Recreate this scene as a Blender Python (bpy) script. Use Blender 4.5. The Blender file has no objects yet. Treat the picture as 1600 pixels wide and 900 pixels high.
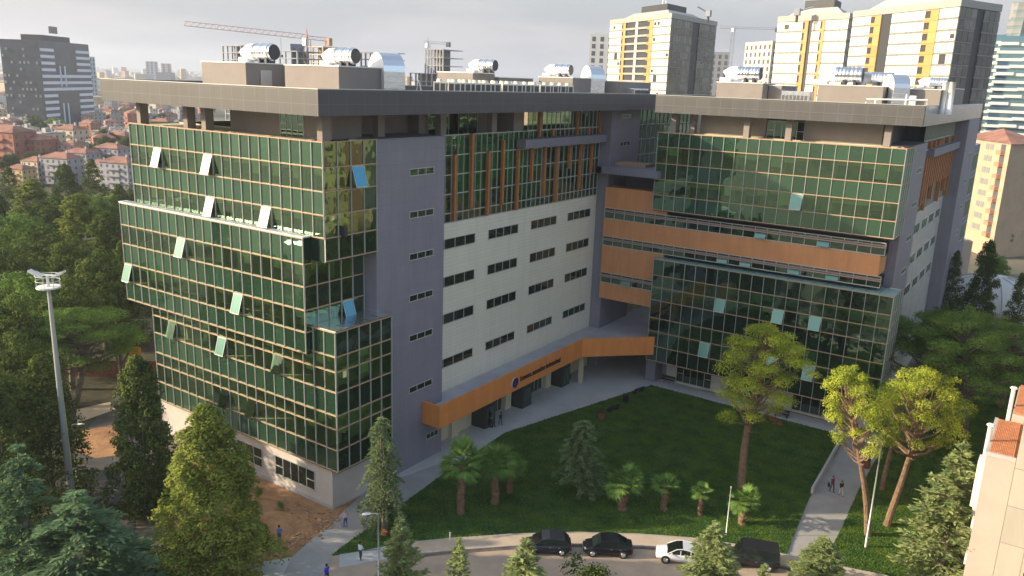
import bpy, math, random
import numpy as np
from mathutils import Vector, Matrix, Euler
random.seed(7); RNG = np.random.default_rng(11)
PI = math.pi; R = math.radians
C = bpy.context.scene.collection
sc = bpy.context.scene

# ------------------------------------------------------------------ camera
FOC, PITCH, ROLL, YAW, CAMZ = 1270.9, 0.2491228, -0.03442457, -0.5970941, 39.0
Fv = np.array([math.sin(YAW)*math.cos(PITCH), math.cos(YAW)*math.cos(PITCH), -math.sin(PITCH)])
Rv = np.array([math.cos(YAW), -math.sin(YAW), 0.0]); Dv = np.cross(Fv, Rv)
Rx = math.cos(ROLL)*Rv + math.sin(ROLL)*Dv; Dx = math.cos(ROLL)*Dv - math.sin(ROLL)*Rv
cam_d = bpy.data.cameras.new('camera'); cam = bpy.data.objects.new('camera', cam_d); C.objects.link(cam)
cam_d.sensor_width = 36; cam_d.lens = FOC/1600*36; cam_d.clip_start = 0.5; cam_d.clip_end = 60000
m = Matrix(((Rx[0], -Dx[0], -Fv[0], 0), (Rx[1], -Dx[1], -Fv[1], 0), (Rx[2], -Dx[2], -Fv[2], CAMZ), (0, 0, 0, 1)))
cam.matrix_world = m
sc.camera = cam
# ------------------------------------------------------------------ world and sun
SUN_AZ, SUN_EL = 38.6, 19.5        # light travels towards +X turned 38 degrees to +Y
w = bpy.data.worlds.new('World'); sc.world = w; w.use_nodes = True
nt = w.node_tree; nt.nodes.clear()
wo = nt.nodes.new('ShaderNodeOutputWorld'); bg = nt.nodes.new('ShaderNodeBackground')
sky = nt.nodes.new('ShaderNodeTexSky'); sky.sky_type = 'NISHITA'; sky.sun_disc = False
sky.sun_elevation = R(SUN_EL); sky.altitude = 60; sky.air_density = 1.3; sky.dust_density = 3.0; sky.ozone_density = 1.5
sd = Vector((-math.cos(R(SUN_AZ))*math.cos(R(SUN_EL)), -math.sin(R(SUN_AZ))*math.cos(R(SUN_EL)), math.sin(R(SUN_EL))))
sky.sun_rotation = math.atan2(sd.x, sd.y)
tc = nt.nodes.new('ShaderNodeTexCoord'); mp = nt.nodes.new('ShaderNodeMapping'); mp.inputs['Scale'].default_value = (1.3, 1.3, 7.0)
nz = nt.nodes.new('ShaderNodeTexNoise'); nz.inputs['Scale'].default_value = 2.6; nz.inputs['Detail'].default_value = 9; nz.inputs['Roughness'].default_value = .55
cr = nt.nodes.new('ShaderNodeValToRGB'); cr.color_ramp.elements[0].position = .44; cr.color_ramp.elements[1].position = .58
cr.color_ramp.elements[0].color = (0, 0, 0, 1); cr.color_ramp.elements[1].color = (1, 1, 1, 1)
veil = nt.nodes.new('ShaderNodeMixRGB'); veil.inputs[0].default_value = .62; veil.inputs[2].default_value = (1.36, 1.42, 1.62, 1)
mx = nt.nodes.new('ShaderNodeMixRGB'); mx.inputs[2].default_value = (2.15, 2.03, 2.02, 1)
ml = nt.nodes.new('ShaderNodeMath'); ml.operation = 'MULTIPLY'; ml.inputs[1].default_value = .65
L = nt.links.new
L(tc.outputs['Generated'], mp.inputs[0]); L(mp.outputs[0], nz.inputs['Vector']); L(nz.outputs[0], cr.inputs[0]); L(cr.outputs[0], ml.inputs[0])
L(sky.outputs[0], veil.inputs[1]); L(veil.outputs[0], mx.inputs[1]); L(ml.outputs[0], mx.inputs[0]); L(mx.outputs[0], bg.inputs[0]); L(bg.outputs[0], wo.inputs[0])
sx_ = nt.nodes.new('ShaderNodeSeparateXYZ'); L(tc.outputs['Generated'], sx_.inputs[0])
mr_ = nt.nodes.new('ShaderNodeMapRange'); mr_.inputs['From Min'].default_value = .02; mr_.inputs['From Max'].default_value = .27; mr_.inputs['To Min'].default_value = 1.0; mr_.inputs['To Max'].default_value = .3
L(sx_.outputs[2], mr_.inputs[0]); L(mr_.outputs[0], veil.inputs[0]); m2_ = nt.nodes.new('ShaderNodeMath'); m2_.operation = 'MULTIPLY'; L(mr_.outputs[0], m2_.inputs[0]); L(cr.outputs[0], m2_.inputs[1]); L(m2_.outputs[0], ml.inputs[0])
bg.inputs[1].default_value = 0.15
sl = bpy.data.lights.new('sun', 'SUN'); so = bpy.data.objects.new('sun', sl); C.objects.link(so)
sl.energy = 3.5; sl.angle = R(.6); sl.color = (1.0, .83, .58)
so.rotation_euler = (-sd).to_track_quat('-Z', 'Y').to_euler(); so.location = (0, 0, 300)
sc.view_settings.view_transform = 'Standard'; sc.view_settings.look = 'None'; sc.view_settings.gamma = 1
sc.view_settings.exposure = 1.26
sc.render.engine = 'CYCLES'
sc.cycles.max_bounces = 6; sc.cycles.transparent_max_bounces = 10; sc.cycles.volume_bounces = 1
sc.cycles.volume_step_rate = 4; sc.cycles.diffuse_bounces = 3; sc.cycles.glossy_bounces = 3; sc.cycles.transmission_bounces = 3

# ------------------------------------------------------------------ unprojection of survey points to world points
MI = np.linalg.inv(np.array([[FOC, 0, 800], [0, FOC, 450], [0, 0, 1.]]) @ np.array([Rx, Dx, Fv]))
def ray(x, y): return MI @ np.array([x, y, 1.])
def onz(x, y, z=0.):
    d = ray(x, y); return np.array([0, 0, CAMZ]) + d*((z-CAMZ)/d[2])
def onx(x, y, X): d = ray(x, y); return np.array([0, 0, CAMZ]) + d*(X/d[0])
def ony(x, y, Y): d = ray(x, y); return np.array([0, 0, CAMZ]) + d*(Y/d[1])
def atd(x, y, depth): return np.array([0, 0, CAMZ]) + ray(x, y)*depth
def depth(p): return float((np.array(p)-np.array([0, 0, CAMZ])) @ Fv)

# ------------------------------------------------------------------ materials
def mat(name, col, rough=.7, metal=0., var=0., vs=1., bump=0., bs=8., spec=.5, island=0., col2=None, c2=0.5, det=4):
    mt = bpy.data.materials.new(name); mt.use_nodes = True; n = mt.node_tree; b = n.nodes['Principled BSDF']
    b.inputs['Base Color'].default_value = (*col, 1); b.inputs['Roughness'].default_value = rough
    b.inputs['Metallic'].default_value = metal; b.inputs['Specular IOR Level'].default_value = spec
    src = None
    if var or col2 or bump:
        g = n.nodes.new('ShaderNodeNewGeometry')
    if var or col2:
        t = n.nodes.new('ShaderNodeTexNoise'); t.inputs['Scale'].default_value = vs; t.inputs['Detail'].default_value = det; t.inputs['Roughness'].default_value = .62
        n.links.new(g.outputs['Position'], t.inputs['Vector'])
        r = n.nodes.new('ShaderNodeValToRGB'); e = r.color_ramp.elements
        lo = col2 if col2 else tuple(c*(1-var) for c in col); hi = tuple(min(1, c*(1+var)) for c in col)
        e[0].position = .5-.18; e[0].color = (*lo, 1); e[1].position = c2+.16; e[1].color = (*hi, 1)
        n.links.new(t.outputs[0], r.inputs[0]); src = r.outputs[0]
    if island:
        g2 = n.nodes.new('ShaderNodeNewGeometry'); h = n.nodes.new('ShaderNodeHueSaturation')
        mr = n.nodes.new('ShaderNodeMapRange'); mr.inputs['To Min'].default_value = 1-island; mr.inputs['To Max'].default_value = 1+island
        n.links.new(g2.outputs['Random Per Island'], mr.inputs[0]); n.links.new(mr.outputs[0], h.inputs['Value'])
        if src: n.links.new(src, h.inputs['Color'])
        else: h.inputs['Color'].default_value = (*col, 1)
        src = h.outputs[0]
    if src: n.links.new(src, b.inputs['Base Color'])
    if bump:
        t = n.nodes.new('ShaderNodeTexNoise'); t.inputs['Scale'].default_value = bs; t.inputs['Detail'].default_value = 5
        n.links.new(g.outputs['Position'], t.inputs['Vector'])
        bp = n.nodes.new('ShaderNodeBump'); bp.inputs['Strength'].default_value = bump; bp.inputs['Distance'].default_value = .1
        n.links.new(t.outputs[0], bp.inputs['Height']); n.links.new(bp.outputs[0], b.inputs['Normal'])
    return mt
def panelmat(name, col, pw, ph, axis, joint=.55, rough=.45, off=(0, 0), jw=.03, metal=0., var=.05, grime=.10):
    """cladding sheets with fine joints: axis 'x' = wall running along X, 'y' = along Y, both use Z upwards"""
    mt = mat(name, col, rough, metal); n = mt.node_tree; b = n.nodes['Principled BSDF']
    g = n.nodes.new('ShaderNodeNewGeometry'); s = n.nodes.new('ShaderNodeSeparateXYZ'); n.links.new(g.outputs['Position'], s.inputs[0])
    cm = n.nodes.new('ShaderNodeCombineXYZ')
    n.links.new(s.outputs['X' if axis == 'x' else 'Y'], cm.inputs[0]); n.links.new(s.outputs['Z'], cm.inputs[1])
    mp_ = n.nodes.new('ShaderNodeMapping'); mp_.inputs['Location'].default_value = (off[0], off[1], 0); n.links.new(cm.outputs[0], mp_.inputs[0])
    br = n.nodes.new('ShaderNodeTexBrick'); br.offset = 0; br.inputs['Scale'].default_value = 1
    br.inputs['Brick Width'].default_value = pw; br.inputs['Row Height'].default_value = ph; br.inputs['Mortar Size'].default_value = jw; br.inputs['Bias'].default_value = 0
    br.inputs['Color1'].default_value = (*[c*(1-var) for c in col], 1); br.inputs['Color2'].default_value = (*[c*(1+var) for c in col], 1)
    br.inputs['Mortar'].default_value = (*[min(1, c*joint) for c in col], 1) if joint < 5 else (.62, .62, .6, 1)
    n.links.new(mp_.outputs[0], br.inputs['Vector'])
    gm = n.nodes.new('ShaderNodeMapping'); gm.inputs['Scale'].default_value = (.9, .9, .16); n.links.new(g.outputs['Position'], gm.inputs[0])
    gn = n.nodes.new('ShaderNodeTexNoise'); gn.inputs['Scale'].default_value = 1.1; gn.inputs['Detail'].default_value = 7; gn.inputs['Roughness'].default_value = .65; n.links.new(gm.outputs[0], gn.inputs['Vector'])
    gr = n.nodes.new('ShaderNodeMapRange'); gr.inputs['From Min'].default_value = .3; gr.inputs['From Max'].default_value = .7; gr.inputs['To Min'].default_value = 1-grime; gr.inputs['To Max'].default_value = 1+grime*.6; n.links.new(gn.outputs[0], gr.inputs[0])
    hs = n.nodes.new('ShaderNodeHueSaturation'); n.links.new(gr.outputs[0], hs.inputs['Value']); n.links.new(br.outputs[0], hs.inputs['Color']); n.links.new(hs.outputs[0], b.inputs['Base Color'])
    return mt
def glassmat(name, tint, trans, refl=.28, rough=.02, wav=.35):
    """see-through green pane: tinted transparency under a mirror coat with slightly wavy reflections"""
    mt = bpy.data.materials.new(name); mt.use_nodes = True; n = mt.node_tree; n.nodes.clear()
    o = n.nodes.new('ShaderNodeOutputMaterial'); tr = n.nodes.new('ShaderNodeBsdfTransparent'); tr.inputs[0].default_value = (*trans, 1)
    df = n.nodes.new('ShaderNodeBsdfDiffuse'); df.inputs[0].default_value = (*tint, 1)
    gl = n.nodes.new('ShaderNodeBsdfGlossy'); gl.inputs['Roughness'].default_value = rough; gl.inputs[0].default_value = (.62, .95, .74, 1)
    a = n.nodes.new('ShaderNodeMixShader'); a.inputs[0].default_value = .25; n.links.new(tr.outputs[0], a.inputs[1]); n.links.new(df.outputs[0], a.inputs[2])
    fr = n.nodes.new('ShaderNodeFresnel'); fr.inputs[0].default_value = 1.5
    ad = n.nodes.new('ShaderNodeMath'); ad.operation = 'MULTIPLY_ADD'; ad.inputs[1].default_value = 1.0; ad.inputs[2].default_value = refl; ad.use_clamp = True
    n.links.new(fr.outputs[0], ad.inputs[0])
    b = n.nodes.new('ShaderNodeMixShader'); n.links.new(ad.outputs[0], b.inputs[0]); n.links.new(a.outputs[0], b.inputs[1]); n.links.new(gl.outputs[0], b.inputs[2])
    g = n.nodes.new('ShaderNodeNewGeometry'); t = n.nodes.new('ShaderNodeTexNoise'); t.inputs['Scale'].default_value = .9; t.inputs['Detail'].default_value = 1
    n.links.new(g.outputs['Position'], t.inputs['Vector']); bp = n.nodes.new('ShaderNodeBump'); bp.inputs['Strength'].default_value = wav; bp.inputs['Distance'].default_value = .03
    n.links.new(t.outputs[0], bp.inputs['Height']); n.links.new(bp.outputs[0], gl.inputs['Normal'])
    n.links.new(b.outputs[0], o.inputs[0]); return mt
def spandmat(name, col, refl=.2, wav=.35):
    mt = bpy.data.materials.new(name); mt.use_nodes = True; n = mt.node_tree; n.nodes.clear()
    o = n.nodes.new('ShaderNodeOutputMaterial'); df = n.nodes.new('ShaderNodeBsdfDiffuse'); df.inputs[0].default_value = (*col, 1)
    gl = n.nodes.new('ShaderNodeBsdfGlossy'); gl.inputs['Roughness'].default_value = .03; gl.inputs[0].default_value = (.62, .95, .74, 1)
    g = n.nodes.new('ShaderNodeNewGeometry'); h = n.nodes.new('ShaderNodeHueSaturation'); h.inputs['Color'].default_value = (*col, 1)
    mr = n.nodes.new('ShaderNodeMapRange'); mr.inputs['To Min'].default_value = .7; mr.inputs['To Max'].default_value = 1.35
    n.links.new(g.outputs['Random Per Island'], mr.inputs[0]); n.links.new(mr.outputs[0], h.inputs['Value']); n.links.new(h.outputs[0], df.inputs[0])
    fr = n.nodes.new('ShaderNodeFresnel'); fr.inputs[0].default_value = 1.5
    ad = n.nodes.new('ShaderNodeMath'); ad.operation = 'ADD'; ad.inputs[1].default_value = refl; ad.use_clamp = True; n.links.new(fr.outputs[0], ad.inputs[0])
    b = n.nodes.new('ShaderNodeMixShader'); n.links.new(ad.outputs[0], b.inputs[0]); n.links.new(df.outputs[0], b.inputs[1]); n.links.new(gl.outputs[0], b.inputs[2])
    t = n.nodes.new('ShaderNodeTexNoise'); t.inputs['Scale'].default_value = .9; t.inputs['Detail'].default_value = 1
    n.links.new(g.outputs['Position'], t.inputs['Vector']); bp = n.nodes.new('ShaderNodeBump'); bp.inputs['Strength'].default_value = wav; bp.inputs['Distance'].default_value = .03
    n.links.new(t.outputs[0], bp.inputs['Height']); n.links.new(bp.outputs[0], gl.inputs['Normal'])
    n.links.new(b.outputs[0], o.inputs[0]); return mt
def leafmat(name, col, col2, trans=.25):
    mt = bpy.data.materials.new(name); mt.use_nodes = True; n = mt.node_tree; n.nodes.clear()
    o = n.nodes.new('ShaderNodeOutputMaterial'); d = n.nodes.new('ShaderNodeBsdfDiffuse'); t = n.nodes.new('ShaderNodeBsdfTranslucent')
    g = n.nodes.new('ShaderNodeNewGeometry'); r = n.nodes.new('ShaderNodeValToRGB'); e = r.color_ramp.elements
    e[0].color = (*col, 1); e[1].color = (*col2, 1)
    oi = n.nodes.new('ShaderNodeTexNoise'); oi.inputs['Scale'].default_value = .55; oi.inputs['Detail'].default_value = 2
    n.links.new(g.outputs['Position'], oi.inputs['Vector'])
    ad = n.nodes.new('ShaderNodeMath'); ad.operation = 'MULTIPLY_ADD'; ad.inputs[1].default_value = .45
    n.links.new(g.outputs['Random Per Island'], ad.inputs[0])
    a2 = n.nodes.new('ShaderNodeMath'); a2.operation = 'MULTIPLY_ADD'; a2.inputs[1].default_value = 1.4; a2.inputs[2].default_value = -.42
    n.links.new(oi.outputs[0], a2.inputs[0]); n.links.new(a2.outputs[0], ad.inputs[2]); n.links.new(ad.outputs[0], r.inputs[0])
    n.links.new(r.outputs[0], d.inputs[0]); n.links.new(r.outputs[0], t.inputs[0])
    x = n.nodes.new('ShaderNodeMixShader'); x.inputs[0].default_value = trans; n.links.new(d.outputs[0], x.inputs[1]); n.links.new(t.outputs[0], x.inputs[2])
    n.links.new(x.outputs[0], o.inputs[0]); return mt

M = dict(
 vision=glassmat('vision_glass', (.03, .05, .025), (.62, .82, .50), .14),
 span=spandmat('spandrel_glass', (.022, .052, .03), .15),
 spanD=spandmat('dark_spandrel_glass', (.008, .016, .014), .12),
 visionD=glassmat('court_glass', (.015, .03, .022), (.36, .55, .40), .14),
 openg=mat('sky_tinted_pane', (.14, .31, .26), .18, .2),  # pale sky reflection put into the pane colour
 openb=mat('sky_tinted_pane_blue', (.07, .25, .36), .12, .5),  # blue sky reflection put into the pane colour
 openo=glassmat('tilted_plain_glass', (.06, .09, .05), (.5, .62, .45), .12),
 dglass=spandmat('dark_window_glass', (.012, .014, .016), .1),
 mull=mat('mullion_aluminium', (.50, .50, .47), .45, .2),
 copper=mat('copper_rail', (.42, .27, .17), .55, .0),
 fin=mat('copper_fin', (.42, .17, .06), .55, .1, .15, 3),
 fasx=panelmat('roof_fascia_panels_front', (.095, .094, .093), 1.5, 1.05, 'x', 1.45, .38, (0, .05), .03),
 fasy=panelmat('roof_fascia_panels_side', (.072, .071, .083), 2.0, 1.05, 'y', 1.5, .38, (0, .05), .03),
 slatey=panelmat('slate_cladding_side', (.235, .225, .27), 2.4, 1.2, 'y', .86, .5, jw=.02, var=.03),
 slatex=panelmat('slate_cladding_front', (.235, .225, .27), 2.4, 1.2, 'x', .86, .5, jw=.02, var=.03),
 whitey=panelmat('cream_cladding', (.74, .71, .60), 3.2, .42, 'y', .84, .5, jw=.022, var=.02, grime=.06),
 beige=mat('beige_render', (.255, .225, .205), .85, 0, .06, .6),
 beigeL=mat('pale_base_render', (.56, .50, .46), .85, 0, .08, .5),
 creamR=mat('cream_render', (.62, .56, .40), .8),
 slate=mat('slate_flat', (.20, .195, .235), .6, 0, .05, .5),
 dark=mat('dark_metal', (.035, .036, .042), .5),
 orange=panelmat('orange_cladding', (.62, .275, .115), 3.1, 2.9, 'x', .9, .55, jw=.02, var=.03, grime=.13), orangey=panelmat('orange_cladding_side', (.76, .27, .07), 3.1, 2.9, 'y', .9, .55, jw=.02, var=.03, grime=.13),
 deck=mat('deck_membrane', (.40, .40, .43), .85, 0, .12, .4),
 roofd=mat('roof_gravel', (.33, .32, .31), .9, 0, .15, .4),
 floor=mat('inner_floor', (.32, .30, .26), .7), ceil=mat('inner_ceiling', (.62, .60, .48), .8),
 bulk=mat('sun_catching_bulkhead', (.78, .70, .34), .8), iwall=mat('inner_wall', (.46, .43, .30), .8, 0, .3, .35), icol=mat('inner_column', (.55, .52, .38), .8),
 steel=mat('galvanised_duct', (.80, .81, .82), .22, .95, 0, 1, .15, 2),
 steelw=mat('white_duct', (.80, .80, .79), .45, .2, 0, 1, .1, 3),
 acw=mat('condenser_casing', (.72, .70, .60), .6), acg=mat('condenser_grille', (.10, .10, .10), .7),
 conc=mat('paving_concrete', (.45, .45, .45), .85, 0, .10, .25, .15, 6, det=7),
 concl=mat('light_paving', (.42, .42, .41), .85, 0, .12, .6),
 path=mat('path_concrete', (.33, .32, .31), .88, 0, .10, .5, .1, 6, det=7),
 road=mat('dusty_road', (.44, .34, .25), .92, 0, .12, .35, .15, 5, col2=(.34, .27, .21), c2=.5, det=8),
 asphalt=mat('asphalt', (.075, .072, .075), .9, 0, .2, .5, .2, 8, col2=(.045, .045, .05)),
 side=mat('dusty_pavement', (.50, .40, .30), .92, 0, .1, .5, .1, 8),
 kerb=mat('kerb_stone', (.42, .38, .34), .9, 0, .1, 1.5),
 dirt=mat('bare_earth', (.38, .21, .10), .97, 0, .18, .45, .8, 2.5, col2=(.26, .13, .065), det=8),
 stone=mat('broken_stone', (.38, .24, .14), .95, island=.3),
 gnd=mat('far_ground', (.16, .13, .10), .95, 0, .25, .02, col2=(.06, .075, .035), det=8),
 lawn=mat('lawn_soil', (.05, .14, .05), .95, 0, .4, .13, .4, 12, col2=(.022, .075, .024), det=9),
 grass=leafmat('grass_blades', (.05, .14, .04), (.23, .33, .05), .5),
 bark=mat('pine_bark', (.20, .125, .08), .95, 0, .3, 2.5, .8, 6), barkg=mat('grey_bark', (.17, .14, .11), .95, 0, .3, 2, .6, 6),
 palmb=mat('palm_bark', (.20, .12, .075), .95, 0, .35, 5, 1, 9),
 leafY=leafmat('pine_leaf_bright', (0.122, 0.195, 0.024), (0.561, 0.586, 0.073)), leafG=leafmat('pine_leaf_green', (0.061, 0.134, 0.030), (0.244, 0.342, 0.073)),
 leafC=leafmat('cypress_leaf', (0.073, 0.122, 0.024), (0.317, 0.342, 0.073), .2), leafD=leafmat('dark_conifer_leaf', (0.027, 0.055, 0.020), (0.159, 0.195, 0.049), .15),
 leafB=leafmat('blue_cedar_leaf', (0.061, 0.122, 0.061), (0.220, 0.329, 0.159), .2), leafS=leafmat('pale_cedar_leaf', (0.134, 0.195, 0.073), (0.415, 0.464, 0.183), .2),
 leafT=leafmat('court_cedar_leaf', (0.080, 0.140, 0.055), (0.240, 0.330, 0.140), .2),
 leafP=leafmat('palm_leaf', (0.090, 0.190, 0.045), (0.260, 0.400, 0.100), .3), leafK=leafmat('dead_leaf', (0.250, 0.100, 0.040), (0.380, 0.190, 0.090)),
 pole=mat('galvanised_pole', (.52, .54, .55), .45, .5), lampw=mat('lamp_shell', (.75, .75, .72), .4),
 wood=mat('stained_wood', (.24, .085, .035), .7, 0, .2, 6), blackp=mat('black_paint', (.02, .02, .022), .5),
 rooft=mat('roof_tiles', (.26, .125, .09), .9, 0, .35, .25, island=.3), terr=mat('terracotta_tiles', (.50, .20, .09), .85, 0, .2, 2.5, .6, 8),
 pinkw=mat('pale_pink_render', (.44, .37, .325), .85, 0, .05, .5), panelc=mat('cream_panel', (.74, .68, .56), .5, 0, .03, .5),
 yellow=mat('yellow_sign', (.75, .36, .03), .5), navy=mat('navy_emblem', (.012, .014, .10), .4), letter=mat('sign_letter', (.03, .02, .018), .5),
 tyre=mat('tyre_rubber', (.02, .02, .02), .85), rim=mat('alloy_rim', (.5, .5, .52), .3, .8), redl=mat('tail_lamp', (.35, .01, .01), .2), headl=mat('head_lamp', (.7, .72, .75), .1),
 cardark=mat('car_grey_paint', (.035, .04, .055), .25, .3), carblack=mat('car_black_paint', (.008, .008, .012), .15), carwhite=mat('car_white_paint', (.72, .73, .76), .22), carvan=mat('car_van_paint', (.022, .022, .028), .3, .2),
 carglass=spandmat('car_glass', (.01, .012, .014), .05, 0), plate=mat('number_plate', (.7, .7, .7), .5),
)
# ------------------------------------------------------------------ mesh helpers
class MB:
    def __init__(s): s.v = []; s.f = []; s.m = []
    def quad(s, a, b, c, d, m=0):
        n = len(s.v); s.v += [tuple(a), tuple(b), tuple(c), tuple(d)]; s.f.append((n, n+1, n+2, n+3)); s.m.append(m)
    def poly(s, pts, m=0):
        n = len(s.v); s.v += [tuple(p) for p in pts]; s.f.append(tuple(range(n, n+len(pts)))); s.m.append(m)
    def box(s, x0, x1, y0, y1, z0, z1, m=0, mside=None):
        if x0 > x1: x0, x1 = x1, x0
        if y0 > y1: y0, y1 = y1, y0
        n = len(s.v)
        s.v += [(x0, y0, z0), (x1, y0, z0), (x1, y1, z0), (x0, y1, z0), (x0, y0, z1), (x1, y0, z1), (x1, y1, z1), (x0, y1, z1)]
        my = m if mside is None else mside
        for q, mm in (((0, 3, 2, 1), m), ((4, 5, 6, 7), m), ((0, 1, 5, 4), m), ((1, 2, 6, 5), my), ((2, 3, 7, 6), m), ((3, 0, 4, 7), my)):
            s.f.append(tuple(n+i for i in q)); s.m.append(mm)
    def obox(s, p, d, n_, l0, l1, w0, w1, z0, z1, m=0):
        """box in a frame: p start, d along, n_ outwards"""
        P = lambda l, w, z: (p[0]+d[0]*l+n_[0]*w, p[1]+d[1]*l+n_[1]*w, z)
        n = len(s.v)
        s.v += [P(l0, w0, z0), P(l1, w0, z0), P(l1, w1, z0), P(l0, w1, z0), P(l0, w0, z1), P(l1, w0, z1), P(l1, w1, z1), P(l0, w1, z1)]
        for q in ((0, 3, 2, 1), (4, 5, 6, 7), (0, 1, 5, 4), (1, 2, 6, 5), (2, 3, 7, 6), (3, 0, 4, 7)):
            s.f.append(tuple(n+i for i in q)); s.m.append(m)
    def prism(s, pts, z0, z1, m=0, mt=None):
        k = len(pts); n = len(s.v)
        s.v += [(p[0], p[1], z0) for p in pts] + [(p[0], p[1], z1) for p in pts]
        for i in range(k): j = (i+1) % k; s.f.append((n+i, n+j, n+k+j, n+k+i)); s.m.append(m)
        s.f.append(tuple(n+k+i for i in range(k))); s.m.append(m if mt is None else mt)
        s.f.append(tuple(n+i for i in reversed(range(k)))); s.m.append(m)
    def tube(s, pts, rad, seg=8, m=0, cap=True):
        pts = [Vector(p) for p in pts]; n0 = len(s.v); k = len(pts)
        if not hasattr(rad, '__len__'): rad = [rad]*k
        up = Vector((0, 0, 1))
        for i, p in enumerate(pts):
            t = (pts[min(i+1, k-1)]-pts[max(i-1, 0)]).normalized()
            a = t.cross(up if abs(t.z) < .95 else Vector((1, 0, 0))).normalized(); b = t.cross(a)
            for j in range(seg):
                q = 2*PI*j/seg; v = p+(a*math.cos(q)+b*math.sin(q))*rad[i]; s.v.append(tuple(v))
        for i in range(k-1):
            for j in range(seg):
                j2 = (j+1) % seg; s.f.append((n0+i*seg+j, n0+i*seg+j2, n0+(i+1)*seg+j2, n0+(i+1)*seg+j)); s.m.append(m)
        if cap:
            s.f.append(tuple(n0+j for j in range(seg))); s.m.append(m); s.f.append(tuple(n0+(k-1)*seg+j for j in reversed(range(seg)))); s.m.append(m)
    def mesh(s, name, mats):
        me = bpy.data.meshes.new(name); me.from_pydata(s.v, [], s.f)
        for q in (mats if isinstance(mats, (list, tuple)) else [mats]): me.materials.append(M[q] if isinstance(q, str) else q)
        me.polygons.foreach_set('material_index', s.m); me.update(); return me
    def build(s, name, mats, parent=None, smooth=False, bevel=0):
        me = s.mesh(name, mats)
        if smooth: me.polygons.foreach_set('use_smooth', [True]*len(me.polygons))
        o = bpy.data.objects.new(name, me); C.objects.link(o)
        if parent: o.parent = parent
        if bevel:
            md = o.modifiers.new('bevel', 'BEVEL'); md.width = bevel; md.segments = 2
        return o
def empty(name, loc, label, cat, group=None, rz=0):
    o = bpy.data.objects.new(name, None); C.objects.link(o); o.location = tuple(loc); o.rotation_euler = (0, 0, rz); o.empty_display_size = .5
    tag(o, label, cat, group); return o
def tag(o, label=None, cat=None, group=None, kind=None):
    if label: o['label'] = label
    if cat: o['category'] = cat
    if group: o['group'] = group
    if kind: o['kind'] = kind
    return o
def kids(o): return [c for c in bpy.data.objects if c.parent == o]
CH = {}
def copy_tree(o, label=None, group=None):
    if o not in CH: CH[o] = [(c, kids(c)) for c in kids(o)]
    r = o.copy(); C.objects.link(r)
    for c, gs in CH[o]:
        k = c.copy(); C.objects.link(k); k.parent = r
        for g in gs: h = g.copy(); C.objects.link(h); h.parent = k
    if label: r['label'] = label
    if group: r['group'] = group
    return r
def struct(name, mb, mats, parent=None):
    o = mb.build(name, mats, parent); o['kind'] = 'structure'; return o
def quads_mesh(name, P, T, N, ln, wd, mt):
    """many loose leaf quads: centres P, long axis T, normals N"""
    P = np.asarray(P, float); T = T/np.linalg.norm(T, axis=1, keepdims=True); B = np.cross(N, T); B /= (np.linalg.norm(B, axis=1, keepdims=True)+1e-9)
    ln = np.broadcast_to(np.asarray(ln, float).reshape(-1, 1), (len(P), 1))/2; wd = np.broadcast_to(np.asarray(wd, float).reshape(-1, 1), (len(P), 1))/2
    V = np.stack([P-T*ln-B*wd*.5, P+B*wd-T*ln*.2, P+T*ln, P-B*wd-T*ln*.2], 1).reshape(-1, 3).astype(np.float32)
    n = len(P); me = bpy.data.meshes.new(name)
    me.vertices.add(4*n); me.vertices.foreach_set('co', V.ravel()); me.loops.add(4*n); me.loops.foreach_set('vertex_index', np.arange(4*n, dtype=np.int32))
    me.polygons.add(n); me.polygons.foreach_set('loop_start', np.arange(0, 4*n, 4, dtype=np.int32)); me.polygons.foreach_set('loop_total', np.full(n, 4, dtype=np.int32))
    me.materials.append(M[mt] if isinstance(mt, str) else mt); me.update(calc_edges=True); return me
def unit(n): v = RNG.normal(size=(n, 3)); return v/np.linalg.norm(v, axis=1, keepdims=True)
def link(name, me, parent=None):
    o = bpy.data.objects.new(name, me); C.objects.link(o)
    if parent: o.parent = parent
    return o
# ================================================================== ground
def g2(x, y, z=0.): p = onz(x, y, z); return (p[0], p[1])
def sheet(name, pts, z, mt, zb=None, msid=None):
    mb = MB()
    a = sum(pts[i][0]*pts[(i+1) % len(pts)][1]-pts[(i+1) % len(pts)][0]*pts[i][1] for i in range(len(pts)))
    if a < 0: pts = pts[::-1]
    if zb is None: mb.poly([(p[0], p[1], z) for p in pts], 0)
    else: mb.prism(pts, zb, z, 0)
    return struct(name, mb, [mt])
mb = MB(); S_ = 26000; mb.poly([(-S_, -S_, 0), (S_, -S_, 0), (S_, S_, 0), (-S_, S_, 0)]); struct('ground', mb, ['gnd'])
# paving round the court
sheet('plaza_paving', [(-52.9, 50), (-44.0, 41.0), (-38, 50), (-38, 98.4), (-53, 98.4), (-52.9, 98.4)], .02, 'conc')
sheet('walkway_paving', [(-38.02, 90), (-12, 90), (-12, 98.6), (-38.02, 98.6)], .02, 'conc')
sheet('passage_paving', [(-53.5, 98.41), (-36, 98.41), (-36, 150), (-53.5, 150)], .016, 'conc')
lp = [g2(1018, 603), g2(790, 677), g2(700, 737), g2(620, 795), g2(545, 848), g2(519, 868), g2(560, 862), g2(610, 852), g2(700, 843), g2(800, 836), g2(900, 833), g2(1000, 836), g2(1080, 842), g2(1150, 852), g2(1228, 868), g2(1265, 777), g2(1322, 683)]
sheet('lawn', lp, .10, 'lawn', 0.0)
path_l = [g2(1322, 684), g2(1265, 778), g2(1226, 869), g2(1285, 882), g2(1317, 822), g2(1340, 770), g2(1385, 690), g2(1392, 676)]
sheet('footpath', path_l, .03, 'path')
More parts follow.
